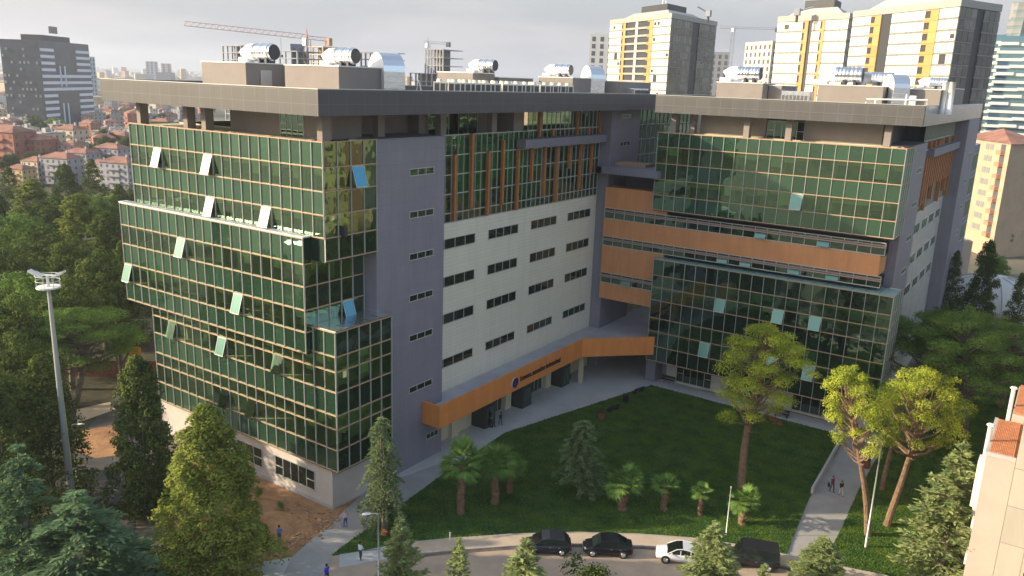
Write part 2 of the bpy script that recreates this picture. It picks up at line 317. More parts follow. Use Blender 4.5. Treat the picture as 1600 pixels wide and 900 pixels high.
rl = [g2(1392, 676), g2(1385, 690), g2(1340, 770), g2(1317, 822), g2(1287, 880), g2(1380, 900), g2(1500, 935), (3, 66), (3, 140), (-12, 140), (-12, 98)]
sheet('side_lawn', rl, .10, 'lawn', 0.0)
# paths and curb beside the tower
sheet('diagonal_path', [g2(572, 768), g2(455, 872), g2(440, 905), g2(500, 905), g2(519, 869), g2(545, 849), g2(620, 796), g2(700, 738), g2(700, 720), g2(617, 750)], .035, 'path')
sheet('earth_bank', [g2(300, 700), g2(374, 712), (-51.2, 47.2), (-51.0, 52.5), g2(585, 765), g2(456, 871), g2(400, 880), g2(300, 880), g2(230, 800)], .028, 'dirt')
# curved road along the bottom
up_ = [g2(519, 868), g2(560, 862), g2(610, 852), g2(700, 843), g2(800, 836), g2(900, 833), g2(1000, 836), g2(1080, 842), g2(1150, 852), g2(1228, 868), g2(1300, 884), g2(1380, 900), g2(1500, 935)]
def off(pts, d):
    o = []
    for i, p in enumerate(pts):
        a = np.array(pts[max(0, i-1)]); b = np.array(pts[min(len(pts)-1, i+1)]); t = (b-a)/np.linalg.norm(b-a); n = np.array([t[1], -t[0]])
        o.append((p[0]+n[0]*d, p[1]+n[1]*d))
    return o
rd = up_[2:]
o1 = off(rd, .16); o2 = off(rd, 1.75); o3 = off(rd, 1.9); o4 = off(rd, 11)
def strip(name, a, b, z, mt, zb=None):
    mb = MB()
    for i in range(len(a)-1):
        mb.quad((*a[i], z), (*b[i], z), (*b[i+1], z), (*a[i+1], z))
        if zb is not None:
            mb.quad((*a[i+1], zb), (*a[i+1], z), (*a[i], z), (*a[i], zb)); mb.quad((*b[i], zb), (*b[i], z), (*b[i+1], z), (*b[i+1], zb))
    return struct(name, mb, [mt])
strip('lawn_kerb', rd, o1, .15, 'kerb', 0); strip('pavement', o1, o2, .125, 'side', 0); strip('road_kerb', o2, o3, .13, 'kerb', 0)
strip('road', o3, o4, .012, 'road'); strip('gutter', o3, off(rd, 2.3), .017, mat('gutter_stain', (.13, .10, .08), .9, 0, .3, 1.5))
sheet('dusty_road_end', [g2(455, 872), g2(519, 869), g2(610, 853), o3[0], o4[0], (-47, 30), (-60, 34), g2(400, 880)], .010, 'road')
sheet('sidelong_path', [g2(415, 850), g2(455, 872), g2(500, 905), g2(480, 960), g2(400, 960)], .022, 'conc')
# asphalt drive at the left
sheet('asphalt_drive', [g2(118, 690), g2(180, 620), g2(235, 600), g2(262, 655), g2(235, 700), g2(215, 800), g2(190, 960), g2(60, 960), g2(100, 800)], .012, 'asphalt')
sheet('drive_pavement', [g2(120, 640), g2(172, 628), g2(180, 640), g2(118, 662)], .02, 'side')
sheet('leaf_litter', [g2(118, 676), g2(180, 662), g2(190, 690), g2(180, 712), g2(150, 716), g2(116, 705)], .016, 'dirt')
sheet('wood_floor', [(-75, -20), (-75, 30), (-82, 55), (-84, 60), (-84, 175), (-330, 175), (-330, -20)], .006, mat('leafy_soil', (.045, .04, .018), .95, 0, .3, .6, .6, 4, col2=(.02, .024, .010)))
sheet('garden_soil', [(3.1, 40), (3.1, 140), (40, 160), (40, 40)], .008, mat('garden_soil', (.10, .075, .045), .95, 0, .3, .6, .4, 4))
# white joint lines in the paving
mb = MB()
def stripe(a, b, wd, z, m=0):
    a = np.array(a); b = np.array(b); t = (b-a)/np.linalg.norm(b-a); n = np.array([-t[1], t[0]])*wd/2
    mb.quad((*(a-n), z), (*(b-n), z), (*(b+n), z), (*(a+n), z), m)
stripe(g2(825, 628), g2(930, 661), .28, .026); stripe(g2(833, 622), g2(876, 597), .2, .0262); stripe(g2(925, 565), g2(1032, 594), .3, .0264)
for yy in np.arange(68, 97, 4.6): stripe((-52.0, yy), (-42.5, yy), .05, .0245)
for xx in (-49.5, -46.2, -43.2): stripe((xx, 67.5), (xx, 97), .05, .0249)
struct('paving_joints', mb, ['concl'])
# thin grass tufts over the lawns
def inpoly(P, poly):
    x, y = P[:, 0], P[:, 1]; c = np.zeros(len(P), bool); j = len(poly)-1
    for i in range(len(poly)):
        xi, yi = poly[i]; xj, yj = poly[j]
        q = ((yi > y) != (yj > y)) & (x < (xj-xi)*(y-yi)/((yj-yi)+1e-12)+xi); c ^= q; j = i
    return c
def turf(name, poly, n, label):
    a = np.array(poly); P = RNG.uniform(a.min(0), a.max(0), (n, 2)); P = P[inpoly(P, poly)]
    k = len(P); ang = RNG.uniform(0, 2*PI, k); hh = RNG.uniform(.06, .17, k)
    T = np.stack([np.cos(ang)*.5, np.sin(ang)*.5, np.ones(k)], 1); N = np.stack([-np.sin(ang), np.cos(ang), np.zeros(k)], 1)
    me = quads_mesh(name, np.column_stack([P, .10+hh*.35]), T, N, hh, .12, 'grass')
    o = link(name, me); tag(o, label, 'grass', None, 'stuff')
turf('grass', lp, 330000, 'dark green mown lawn grass filling the court between the wings')
turf('grass', [q for q in rl if q[1] < 200], 230000, 'grass growing under the pines right of the grey footpath')
# rubble at the foot of the bank
P = []; 
for i in range(420):
    t = random.random(); a = np.array(g2(528, 815)); b = np.array(g2(452, 858)); p = a+(b-a)*t+np.array([random.gauss(-.7, .7), random.gauss(.2, .6)])
    if i % 3 == 0: p = np.array([random.uniform(-57, -50.5), random.uniform(40.5, 46)])
    P.append(p)
mb = MB()
for p in P:
    s = random.choice((.05, .06, .08, .12)); q = [Vector((random.uniform(.6, 1)*sx*s, random.uniform(.6, 1)*sy*s, random.uniform(.3, .8)*sz*s)) for sx in (-1, 1) for sy in (-1, 1) for sz in (-1, 1)]
    o_ = Vector((p[0], p[1], .06)); n = len(mb.v); mb.v += [tuple(o_+v) for v in q]
    for f in ((0, 1, 3, 2), (4, 6, 7, 5), (0, 4, 5, 1), (2, 3, 7, 6), (0, 2, 6, 4), (1, 5, 7, 3)): mb.f.append(tuple(n+i for i in f)); mb.m.append(0)
tag(mb.build('rubble', ['stone']), 'broken pale stones and clods strewn along the bare earth bank', 'rubble', None, 'stuff')
mb = MB()
for (cx, cy, r_, h_) in ((-53.2, 42.6, 2.6, .55), (-50.9, 43.6, 1.6, .45), (-57, 43.4, 2.4, .4), (-60.5, 44, 2.5, .35)):
    n0 = len(mb.v); K = 14
    for i in range(K):
        for j in range(K):
            u = (i/(K-1)-.5)*2; v = (j/(K-1)-.5)*2; d = min(1, math.hypot(u, v)); mb.v.append((cx+u*r_, cy+v*r_*.7, .03-.06*(d >= 1)+h_*(1-d*d)*(.7+.5*random.random())*(d < 1)))
    for i in range(K-1):
        for j in range(K-1): a = n0+i*K+j; mb.f.append((a, a+K, a+K+1, a+1)); mb.m.append(0)
tag(mb.build('earth_mound', ['dirt']), None, None, None, 'structure')
# ================================================================== curtain walls
HOLES = {}
def lerp(a, b, t): return a+(b-a)*t
def curtain(name, p, d, n_, Lg, rows, step, parent, mats=('vision', 'span'), opens=(), label=None, interior=True, hmat='copper', depthi=5.5, back=True, vw=.042, flr=None, bw=None):
    """rows: list of (z0, z1, kind) kind 0 vision 1 spandrel; opens: list of (column, row, kind)"""
    k = max(1, round(Lg/step)); st = Lg/k; op = {(c, r): kk for c, r, kk in opens}
    mb = MB(); P = lambda l, z, w=0.: (p[0]+d[0]*l+n_[0]*w, p[1]+d[1]*l+n_[1]*w, z)
    for r, (z0, z1, kind) in enumerate(rows):
        for c in range(k):
            if (c, r) in op: continue
            e = [random.gauss(0, .004) for _ in range(3)]
            l0, l1 = c*st, (c+1)*st
            w00 = -.02+e[0]; w10 = -.02+e[1]; w01 = -.02+e[2]; w11 = w10+w01-w00
            mb.quad(P(l0, z0, w00), P(l1, z0, w10), P(l1, z1, w11), P(l0, z1, w01), kind)
    cw = mb.build(name, list(mats), parent)
    if label: cw['label'] = label
    m1 = MB()
    for c in range(k+1): m1.obox(p, d, n_, c*st-vw/2, c*st+vw/2, -.03, .085, rows[-1][0]-.02, rows[0][1]+.02, 0)
    zs = sorted({z for r in rows for z in r[:2]})
    for i, z in enumerate(zs):
        m1.obox(p, d, n_, -.05, Lg+.05, -.04, .075, z-.05, z+.05, 1)
    m1.build('mullions', ['mull', hmat], cw)
    for (c, r), kk in op.items():
        z0, z1, _ = rows[r]; h = z1-z0; a = R(17); mo = MB()
        l0, l1 = c*st+.06, (c+1)*st-.06; wo = .06
        def Q(l, t, w=0.): return P(l, z1-.05-math.cos(a)*t*(h-.1), wo+math.sin(a)*t*(h-.1)+w)
        mo.quad(Q(l0, 1), Q(l1, 1), Q(l1, 0), Q(l0, 0), 0); mo.quad(Q(l0, 0, -.04), Q(l1, 0, -.04), Q(l1, 1, -.04), Q(l0, 1, -.04), 0)
        for s0, s1 in (((0, .03), (.97, 1)) if kk != 'openo' else ()):
            mo.quad(Q(l0, s1, .012), Q(l1, s1, .012), Q(l1, s0, .012), Q(l0, s0, .012), 1)
        for la, lb in (((l0, l0+.04), (l1-.04, l1)) if kk != 'openo' else ()): mo.quad(Q(la, 1, .012), Q(lb, 1, .012), Q(lb, 0, .012), Q(la, 0, .012), 1)
        o = mo.build('open_window', [kk, 'mull'], parent)
        o['label'] = {'openg': 'pale green, sky-tinted pane tilted open', 'openb': 'blue reflecting pane tilted open', 'openo': 'clear pane tilted open'}[kk]
    if interior:
        mi = MB(); sp = [(z0, z1) for z0, z1, kd in rows if kd == 1]
        for z0, z1 in sp: mi.obox(p, d, n_, .1, Lg-.1, -depthi, -.10, z0+.15, z1-.12, 1)
        zt, zb = rows[0][1], rows[-1][0]
        if back: mi.obox(p, d, n_, .05, Lg-.05, -depthi-.1, -depthi, zb, zt, 2)
        for c in range(3, k, 4):
            mi.obox(p, d, n_, c*st-.3, c*st+.2, -1.5, -1.0, zb, zt, 3)
        for z0, z1, kd in rows:
            if kd == 0 and z1-z0 > 1.2:
                c = 0
                while c < k:
                    c2 = min(k, c+random.choice((1, 1, 2, 3)))
                    if random.random() < .8: mi.obox(p, d, n_, c*st+.12, c2*st-.02, -1.0-random.random()*.5, -.85, z1-.14-random.choice((.35, .45, .6)), z1-.13, 6)  # yellow boxes added below the ceiling to catch the sun
                    c = c2
        for c in range(1, k, 1):
            if random.random() < .3:
                for z0, z1, kd in rows:
                    if kd == 0 and random.random() < .6: mi.obox(p, d, n_, c*st+.1, c*st+st*.9, -.16, -.15, z1-(z1-z0)*random.uniform(.2, .9), z1-.05, 4)
                    elif kd == 0: mi.obox(p, d, n_, c*st-.1, c*st+random.uniform(.8, 2), -random.uniform(2, 3), -1.8, z0, z0+random.uniform(.5, 1.1), random.choice((2, 5)))
        mi.build('interior_floors', ['floor', 'ceil', 'iwall', 'icol', 'acw', 'dark', 'bulk'], parent)
    return cw
def cell_at(px, py, p, d, Lg, rows, step, plane):
    q = ony(px, py, plane[1]) if plane[0] == 'y' else onx(px, py, plane[1])
    k = max(1, round(Lg/step)); st = Lg/k; l = (q[0]-p[0])*d[0]+(q[1]-p[1])*d[1]
    r = min(range(len(rows)), key=lambda i: abs((rows[i][0]+rows[i][1])/2-q[2]))
    return (min(k-1, max(0, int(l/st))), r)
def opens_for(lst, p, d, Lg, rows, step, plane):
    o = []; seen = set()
    for px, py, kk in lst:
        c = cell_at(px, py, p, d, Lg, rows, step, plane)
        if c not in seen: seen.add(c); o.append((c[0], c[1], kk))
    return o
def win(parent, x0, x1, y0, y1, z0, z1, axis, npan, mt='dglass', nm='window', tr=None, rec=.12, label=None):
    """window set in a wall; axis 'x': wall faces -Y at y0; axis 'y': wall faces +X at x0"""
    fr = MB(); gl = MB()
    if axis == 'x':
        fx = lambda a0, a1, b0, b1, z0_, z1_, m: fr.box(a0, a1, y0-b1, y0-b0, z0_, z1_, m)
        a0, a1 = x0, x1; gl.quad((x0, y0-.015, z0), (x1, y0-.015, z0), (x1, y0-.015, z1), (x0, y0-.015, z1))
    else:
        fx = lambda a0, a1, b0, b1, z0_, z1_, m: fr.box(x0+b0, x0+b1, a0, a1, z0_, z1_, m)
        a0, a1 = y0, y1; gl.quad((x0+.015, y0, z0), (x0+.015, y1, z0), (x0+.015, y1, z1), (x0+.015, y0, z1))
    g = gl.build(nm, [mt], parent)
    for i in range(npan+1):
        a = lerp(a0, a1, i/npan); fx(a-.035, a+.035, 0, .05, z0, z1, 0)
    fx(a0-.04, a1+.04, 0, .07, z0-.07, z0, 0); fx(a0-.04, a1+.04, 0, .07, z1, z1+.06, 0)
    if tr: fx(a0, a0+(a1-a0)/npan, 0, .055, tr-.04, tr+.04, 0); fx(a1-(a1-a0)/npan, a1, 0, .055, tr-.04, tr+.04, 0)
    fr.build('frame', ['mull'], g)
    if label: g['label'] = label
    return g
# ================================================================== left wing
LW = empty('office_building', (-66, 47, 0), 'long left office wing with stepped green glass front, slate towers and cream court wall', 'building')
LI = Matrix.Translation((66, -47, 0))
LWK = []
class PB:   # proxy parent with offset: children keep world coordinates
    pass
def fixparent(root):
    for c in kids(root): c.matrix_parent_inverse = root.matrix_basis.inverted()
# bodies
XT = -51.3
b = MB()
# tower one
b.box(-57.5, XT, 53.2, 62.9, 0, 33.45, 0, 1); b.build('stair_tower', ['slatex', 'slatey'], LW)
b = MB(); b.box(-57.5, XT+.04, 53.15, 62.95, 33.46, 33.6, 0); b.build('tower_coping', ['slate'], LW)
# white court wall
b = MB(); b.box(-53.6, -52.9, 62.91, 97.5, 0, 24.4, 0); b.build('court_wall', ['whitey'], LW)
# tower two
b = MB(); b.box(-57.5, XT, 97.5, 106.0, 0, 35.75, 0, 1); b.build('stair_tower', ['slatex', 'slatey'], LW)
# inner core so nothing is see-through
b = MB(); b.box(-79, -59.5, 52.8, 125, 0, 32.3, 0); b.build('core', ['iwall'], LW)
b = MB(); b.box(-59.5, -52.2, 106.1, 125, 0, 5, 0); b.build('rear_base', ['beigeL'], LW)
# base
b = MB(); b.box(-78, -51.25, 47.16, 53.1, 0, 4.15, 0); b.build('base_wall', ['beigeL'], LW)
b = MB(); b.box(-78.05, -51.2, 47.08, 47.15, 0, .35, 0); b.build('plinth', ['concl'], LW)
for x0, x1 in ((-59.1, -53.6), (-64.9, -61.1), (-72.5, -68)): win(LW, x0, x1, 47.155, 0, 1.2, 3.1, 'x', 5 if x1 > -55 else 3, 'dglass', 'window', 2.1)
# front volumes : rows top -> bottom
S1 = 1.36
rows_t = [(31.5, 33.6, 1), (29.5, 31.5, 0), (27.5, 29.5, 1), (25.55, 27.5, 0)]
pT = (-79.2, 46.85); LT = -51.15+79.2
opT = opens_for([(245, 245, 'openg'), (328, 257, 'openg'), (336, 324, 'openg'), (425, 340, 'openg')], pT, (1, 0), LT, rows_t, S1, ('y', 46.85))
curtain('curtain_wall', pT, (1, 0), (0, -1), LT, rows_t, S1, LW, opens=opT, label='upper green glass front')
rows_s = rows_t+[(23.55, 25.55, 1)]
pS = (-51.15, 46.85); LS = 53.1-46.85
opS = opens_for([(556, 277, 'openb')], pS, (0, 1), LS, rows_s, 1.56, ('x', -51.15))
curtain('curtain_wall', pS, (0, 1), (1, 0), LS, rows_s, 1.56, LW, mats=('vision', 'spanD'), opens=opS, label='upper glass return on the court side', depthi=3)
rows_m = [(23.2, 25.45, 1), (21.2, 23.2, 0), (19.1, 21.2, 1), (17.1, 19.1, 0), (15.2, 17.1, 1)]
pM = (-80.6, 45.95); LM = -52.85+80.6
opM = opens_for([(279, 387, 'openg'), (207, 430, 'openg'), (367, 474, 'openg')], pM, (1, 0), LM, rows_m, S1, ('y', 45.95))
curtain('curtain_wall', pM, (1, 0), (0, -1), LM, rows_m, S1, LW, opens=opM, label='projecting middle glass front')
rows_ms = [(21.2, 23.2, 0), (19.1, 21.2, 1), (17.1, 19.1, 0)]
pMs = (-52.85, 45.95); LMs = 53.1-45.95
opMs = opens_for([(545, 484, 'openb')], pMs, (0, 1), LMs, rows_ms, 1.43, ('x', -52.85))
curtain('curtain_wall', pMs, (0, 1), (1, 0), LMs, rows_ms, 1.43, LW, mats=('vision', 'spanD'), opens=opMs, label='recessed glass return', depthi=3)
b = MB(); b.quad((-52.85, 45.95, 23.2), (-52.85, 46.85, 23.2), (-52.85, 46.85, 25.45), (-52.85, 45.95, 25.45)); b.build('glass_return', ['spanD'], LW); b = MB(); b.quad((-52.85, 45.95, 15.2), (-52.85, 46.7, 15.2), (-52.85, 46.7, 17.1), (-52.85, 45.95, 17.1)); b.build('glass_return', ['spanD'], LW); b = MB(); b.quad((-52.84, 46.84, 23.5), (-51.16, 46.84, 23.5), (-51.16, 46.84, 25.53), (-52.84, 46.84, 25.53)); b.build('glass_return', ['spanD'], LW)
rows_l = [(15.3, 17.5, 1), (13.9, 15.3, 0), (12.0, 13.9, 0), (9.8, 12.0, 1), (8.5, 9.8, 0), (6.5, 8.5, 0), (4.4, 6.5, 1)]
rows_lf = rows_l
pL = (-77.2, 46.62); LL = -49.9+77.2
opL = opens_for([(268, 508, 'openo'), (347, 542, 'openg'), (435, 568, 'openo'), (352, 625, 'openo'), (392, 640, 'openo')], pL, (1, 0), LL, rows_l, S1, ('y', 46.62))
# only the stretch right of the middle front reaches the top
curtain('curtain_wall', pL, (1, 0), (0, -1), LL, rows_l, S1, LW, opens=opL, label='lower glass front above the pale base')
pLs = (-49.9, 46.62); LLs = 53.66-46.62
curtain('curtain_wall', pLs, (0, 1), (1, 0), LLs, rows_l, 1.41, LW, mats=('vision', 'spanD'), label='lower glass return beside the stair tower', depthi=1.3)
# ledges and soffits
b = MB()
b.box(-80.7, -52.8, 45.86, 46.80, 25.50, 25.62, 0)
for i in range(1, 60):
    x = -80.6+i*.47
    if x < -52.9: b.box(x-.02, x+.02, 45.87, 46.79, 25.62, 25.65, 1)
b.box(-52.84, -49.85, 46.66, 53.6, 17.56, 17.66, 2); 
for i in range(1, 5): b.box(-51.2, -49.86, 46.6+i*1.41, 46.64+i*1.41, 17.66, 17.69, 1)
b.build('ledge', ['steelw', 'acg', 'steel'], LW)
b = MB(); b.box(-80.55, -52.9, 46.0, 46.6, 15.05, 15.15, 0); b.box(-77.1, -49.95, 46.66, 47.16, 4.22, 4.34, 0); b.box(-51.2, -49.95, 47.2, 53.6, 4.21, 4.33, 0); b.box(-52.8, -51.2, 46.9, 53.0, 23.4, 23.5, 0)
b.box(-49.95, -49.9+.02, 53.67, 53.72, 4.4, 17.5, 0); b.box(-51.28, -49.9, 53.67, 53.75, 4.4, 17.5, 0); b.build('soffit', ['dark'], LW)
b = MB(); b.quad((-79.2, 60, 25.55), (-79.2, 46.85, 25.55), (-79.2, 46.85, 33.6), (-79.2, 60, 33.6)); b.quad((-80.6, 60, 15.2), (-80.6, 45.95, 15.2), (-80.6, 45.95, 25.45), (-80.6, 60, 25.45)); b.quad((-77.2, 60, 4.4), (-77.2, 46.62, 4.4), (-77.2, 46.62, 15.2), (-77.2, 60, 15.2)); b.quad((-80.6, 60, 25.45), (-80.6, 46, 25.45), (-79.2, 46, 25.45), (-79.2, 60, 25.45)); b.build('end_glass', ['span'], LW)
# tower windows
for zc in (30.35, 26.3, 22.2, 18.05, 13.95, 8.5, 2.5):
    for y0, y1 in (((57.7, 61.2),) if zc > 3 else ((60.4, 62.3),)):
        win(LW, XT, 0, y0, y1, zc-.28, zc+.28, 'y', 3, 'dglass', 'slit_window')
for zc in (34.9, 31.2, 27.0): win(LW, XT, 0, 100.2, 103.2, zc-.25, zc+.25, 'y', 3, 'dglass', 'slit_window')
for y0, y1 in ((63.2, 70.2), (72.7, 78.6), (81.4, 87.2), (90.0, 95.9)):
    for z0, z1 in ((21.7, 22.7), (17.6, 18.65), (13.5, 14.55), (8.55, 9.5)): win(LW, -52.9, 0, y0, y1, z0, z1, 'y', 4, 'dglass', 'window')
# court glazing above the cream wall
rows_c = [(31.4, 33.45, 0), (29.4, 31.4, 0), (27.4, 29.4, 0), (25.4, 27.4, 0), (24.42, 25.4, 0)]
opC = []
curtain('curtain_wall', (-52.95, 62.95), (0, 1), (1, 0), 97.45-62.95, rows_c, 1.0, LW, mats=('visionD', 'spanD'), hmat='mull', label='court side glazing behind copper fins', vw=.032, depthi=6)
curtain('curtain_wall', (-52.97, 80.0), (0, 1), (1, 0), 97.45-80, [(33.5, 35.78, 0)], 1.0, LW, mats=('visionD', 'spanD'), hmat='mull', label='top storey court glazing', vw=.032, interior=False)
GREEN_REFL = mat('green_reflection_panel', (.26, .66, .24), .8, 0, .35, .5)  # added panels whose green stands in for reflections in the court glass
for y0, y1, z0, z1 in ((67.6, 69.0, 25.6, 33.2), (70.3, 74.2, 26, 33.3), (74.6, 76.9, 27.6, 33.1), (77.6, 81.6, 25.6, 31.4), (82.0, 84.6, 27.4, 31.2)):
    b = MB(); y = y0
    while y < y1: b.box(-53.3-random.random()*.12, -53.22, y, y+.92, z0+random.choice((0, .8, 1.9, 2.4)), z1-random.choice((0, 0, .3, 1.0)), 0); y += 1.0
    b.build('green_reflection_panel', [GREEN_REFL], LW)
fins = [(66.2, 31.5, 24.6), (69.1, 33.5, 25.5), (72.1, 31.5, 24.5), (74.8, 32.6, 25.4), (77.8, 31.4, 24.5), (80.7, 31.6, 27.5), (83.5, 31.5, 25.6), (86.3, 31.3, 24.6), (89.3, 31.3, 28.5), (92.1, 31.4, 25.7), (95.0, 31.3, 27.6), (82.1, 35.6, 32.7), (85.1, 33.5, 32.7), (90.9, 35.5, 32.7), (93.9, 33.4, 32.7), (96.8, 35.4, 32.7)]
for y, zt, zb in fins:
    b = MB(); b.box(-52.84, -52.5, y-.18, y+.18, zb, zt, 0); b.build('copper_fin', ['fin'], LW)
b = MB(); b.box(-52.84, -51.55, 77.6, 96.9, 31.62, 32.6, 0); b.build('ledge_box', ['slate'], LW, bevel=.03)
rows_r = [(33.6, 35.75, 0), (31.6, 33.6, 1), (29.4, 31.6, 0), (27.3, 29.4, 0), (25.2, 27.3, 1), (23, 25.2, 0), (20, 23, 0)]
curtain('curtain_wall', (-51.7, 106.05), (0, 1), (1, 0), 19, rows_r, 1.5, LW, mats=('visionD', 'spanD'), hmat='mull', interior=False, label='rear court glazing beyond the second tower')
b = MB(); b.box(-57, -51.9, 106.1, 125, 5, 35.7, 0); b.build('rear_wall', ['iwall'], LW)
# roof terrace storey
b = MB(); b.box(-79.1, -53.0, 46.95, 62.9, 32.3, 32.45, 0); b.box(-59.4, -53.0, 62.95, 97.4, 32.28, 32.43, 0); b.build('terrace_floor', ['roofd'], LW)
b = MB(); b.box(-79.25, -51.1, 46.80, 47.0, 33.6, 33.66, 0); b.build('parapet_cap', ['copper'], LW)
b = MB(); b.box(-67.2, -53.8, 50.4, 51.0, 32.46, 35.75, 0); b.box(-54.4, -53.8, 51.01, 54.0, 32.46, 35.75, 0); b.box(-56.8, -56.2, 54.01, 78, 32.46, 35.75, 0)
b.box(-56.79, -55, 54.2, 54.8, 32.46, 35.74, 0); b.box(-56.79, -54.8, 63.0, 64.0, 32.46, 35.74, 0); b.box(-67.8, -67.21, 50.4, 70, 32.46, 35.75, 0); b.box(-56.19, -53.5, 77.9, 80, 32.46, 35.74, 0)
b.build('terrace_wall', ['beige'], LW)
win(LW, -60.5, -57.4, 50.39, 0, 32.5, 35.5, 'x', 4, 'dglass', 'terrace_door', 34.6)
win(LW, -56.19, 0, 66.0, 74.5, 32.5, 35.6, 'y', 5, 'dglass', 'terrace_door')
for x in (-78.2, -70.4, -67.6, -51.95): 
    b = MB(); b.box(x-.32, x+.32, 47.3, 48.2, 32.46, 35.79, 0); b.build('column', ['beige'], LW)
for y in (56.0, 65.0, 73.8):
    b = MB(); b.box(-53.9, -53.2, y-.5, y+.4, 32.46, 35.79, 0); b.build('column', ['beige'], LW)
# roof slab with clad edge
b = MB(); b.box(-80.4, -49.4, 44.9, 125, 35.8, 36.6, 0, 1)
b.build('roof_slab', ['fasx', 'fasy'], LW)
b = MB(); b.box(-80.4, -49.4, 44.9, 45.15, 36.6, 37.85, 0, 1); b.box(-49.65, -49.4, 45.151, 125, 36.6, 37.85, 0, 1); b.box(-80.4, -80.15, 45.151, 125, 36.6, 37.85, 0, 1); b.build('fascia', ['fasx', 'fasy'], LW)
b = MB(); b.box(-80.45, -49.35, 44.85, 45.2, 37.86, 37.92, 0); b.box(-49.7, -49.35, 45.21, 125, 37.86, 37.92, 0); b.box(-80.45, -80.1, 45.21, 125, 37.86, 37.92, 0); b.build('fascia_cap', ['mull'], LW)
b = MB(); b.box(-80.1, -49.7, 45.2, 125, 36.61, 36.9, 0); b.build('roof_surface', ['roofd'], LW)
# penthouses on the roof: lit face and shaded side
def pent(parent, x0, x1, y0, y1, z1, nm='penthouse', z0=36.91):
    b = MB(); b.box(x0, x1, y0, y1, z0, z1, 0); o = b.build(nm, ['beige'], parent)
    c = MB(); c.box(x0-.06, x1+.06, y0-.06, y1+.06, z1+.002, z1+.09, 0); c.build('coping', ['steelw'], o); return o
pent(LW, -71.2, -64.6, 50, 56.5, 39.78)
o = pent(LW, -59.2, -52.4, 50, 57.5, 39.68)
pent(LW, -66, -59.3, 54.6, 58, 39.65)
pent(LW, -67, -61.5, 80.5, 85, 39.75); pent(LW, -60.4, -55.2, 93.5, 101, 39.62); pent(LW, -62, -52.9, 101.5, 112, 39.35); pent(LW, -66.5, -61, 85.2, 93, 39.35)
b = MB(); b.box(-64.55, -64.5, 51.6, 52.9, 37, 39.2, 0); b.build('roof_door', ['mull'], LW)
# link canopy
DZ = 5.75
b = MB(); cx = -49.0
b.prism([(cx, 59.76), (cx, 88.9), (-42.1, 95.95), (-42.3, 96.15), (-49.2, 89.1), (-49.2, 59.96), (XT+.01, 59.96), (XT+.01, 59.76)], 4.3, 6.75, 0); b.build('canopy_fascia', ['orangey'], LW)
b = MB(); b.prism([(-49.21, 59.97), (-49.21, 89.1), (-42.31, 96.16), (-42.3, 97), (-43.3, 130), (-52.85, 130), (-52.85, 106.1), (XT+.01, 106.1), (XT+.01, 97.49), (-52.89, 97.49), (-52.89, 62.95), (XT+.01, 62.95), (XT+.01, 59.97)], DZ-.6, DZ, 0); b.build('canopy_deck', ['deck'], LW)
for y in (70.3, 78.0, 87.3):
    b = MB(); b.box(-52.88, -50.9, y, y+2.0, .025, 4.9, 0); o = b.build('entrance_lobby', ['dark'], LW)
    m2 = MB(); m2.box(-50.89, -50.84, y+.25, y+1.75, .06, 2.5, 0); m2.build('door', ['dglass'], o)
for y in (66.0, 76.4, 85.6):
    b = MB(); b.box(-52.88, -52.3, y, y+1.2, .025, 5.1, 0); b.build('pier', ['creamR'], LW)
for y0_, y1_ in ((89.5, 97.4), (62.96, 70.2)): b = MB(); b.box(-52.88, -52.78, y0_, y1_, .03, 5.1, 0); b.build('ground_floor_wall', ['creamR'], LW)
win(LW, -52.9, 0, 72.4, 76.3, .1, 3.4, 'y', 5, 'dglass', 'entrance_glazing'); win(LW, -52.9, 0, 80.1, 85.4, .1, 3.4, 'y', 6, 'dglass', 'entrance_glazing')
b = MB(); b.box(-50.2, -49.7, 90.3, 90.8, .02, 4.6, 0); b.build('post', ['creamR'], LW)
b = MB(); b.box(-51.2, -49.2, 63, 88, 4.9, 5.1, 0); b.box(-52.9, -43.4, 98, 130, 4.9, 5.1, 0); b.build('canopy_soffit', ['slate'], LW)
# emblem and lettering on the canopy
SG = tag(MB().build('lettering_sign', ['letter'], None), 'dark lettering mounted on the orange canopy beside the round emblem', 'sign')
bpy.data.objects.remove(SG)
em = MB(); K = 32
ring = [(math.cos(2*PI*i/K), math.sin(2*PI*i/K)) for i in range(K)]
em.poly([(cx+.10, 73.3+a*.62, 5.33+c*.62) for a, c in ring], 0)
for i in range(K):
    j = (i+1) % K; em.quad((cx+.01, 73.3+ring[i][0]*.62, 5.33+ring[i][1]*.62), (cx+.01, 73.3+ring[j][0]*.62, 5.33+ring[j][1]*.62), (cx+.10, 73.3+ring[j][0]*.62, 5.33+ring[j][1]*.62), (cx+.10, 73.3+ring[i][0]*.62, 5.33+ring[i][1]*.62), 1)
    em.quad((cx+.11, 73.3+ring[i][0]*.58, 5.33+ring[i][1]*.58), (cx+.11, 73.3+ring[j][0]*.58, 5.33+ring[j][1]*.58), (cx+.11, 73.3+ring[j][0]*.53, 5.33+ring[j][1]*.53), (cx+.11, 73.3+ring[i][0]*.53, 5.33+ring[i][1]*.53), 2)
em.box(cx+.105, cx+.115, 73.15, 73.45, 5.1, 5.55, 2)
em.build('emblem', ['navy', 'lampw', mat('emblem_blue', (.05, .07, .35), .4)], LW)['label'] = 'round dark blue emblem'
tcu = bpy.data.curves.new('lettering', 'FONT'); tcu.body = 'İSTANBUL MEDENİYET ÜNİVERSİTESİ'; tcu.size = .62; tcu.extrude = .04; tcu.offset = .012
to = bpy.data.objects.new('lettering', tcu); C.objects.link(to)
bpy.context.view_layer.update(); dg = bpy.context.evaluated_depsgraph_get(); tme = bpy.data.meshes.new_from_object(to.evaluated_get(dg)); bpy.data.objects.remove(to)
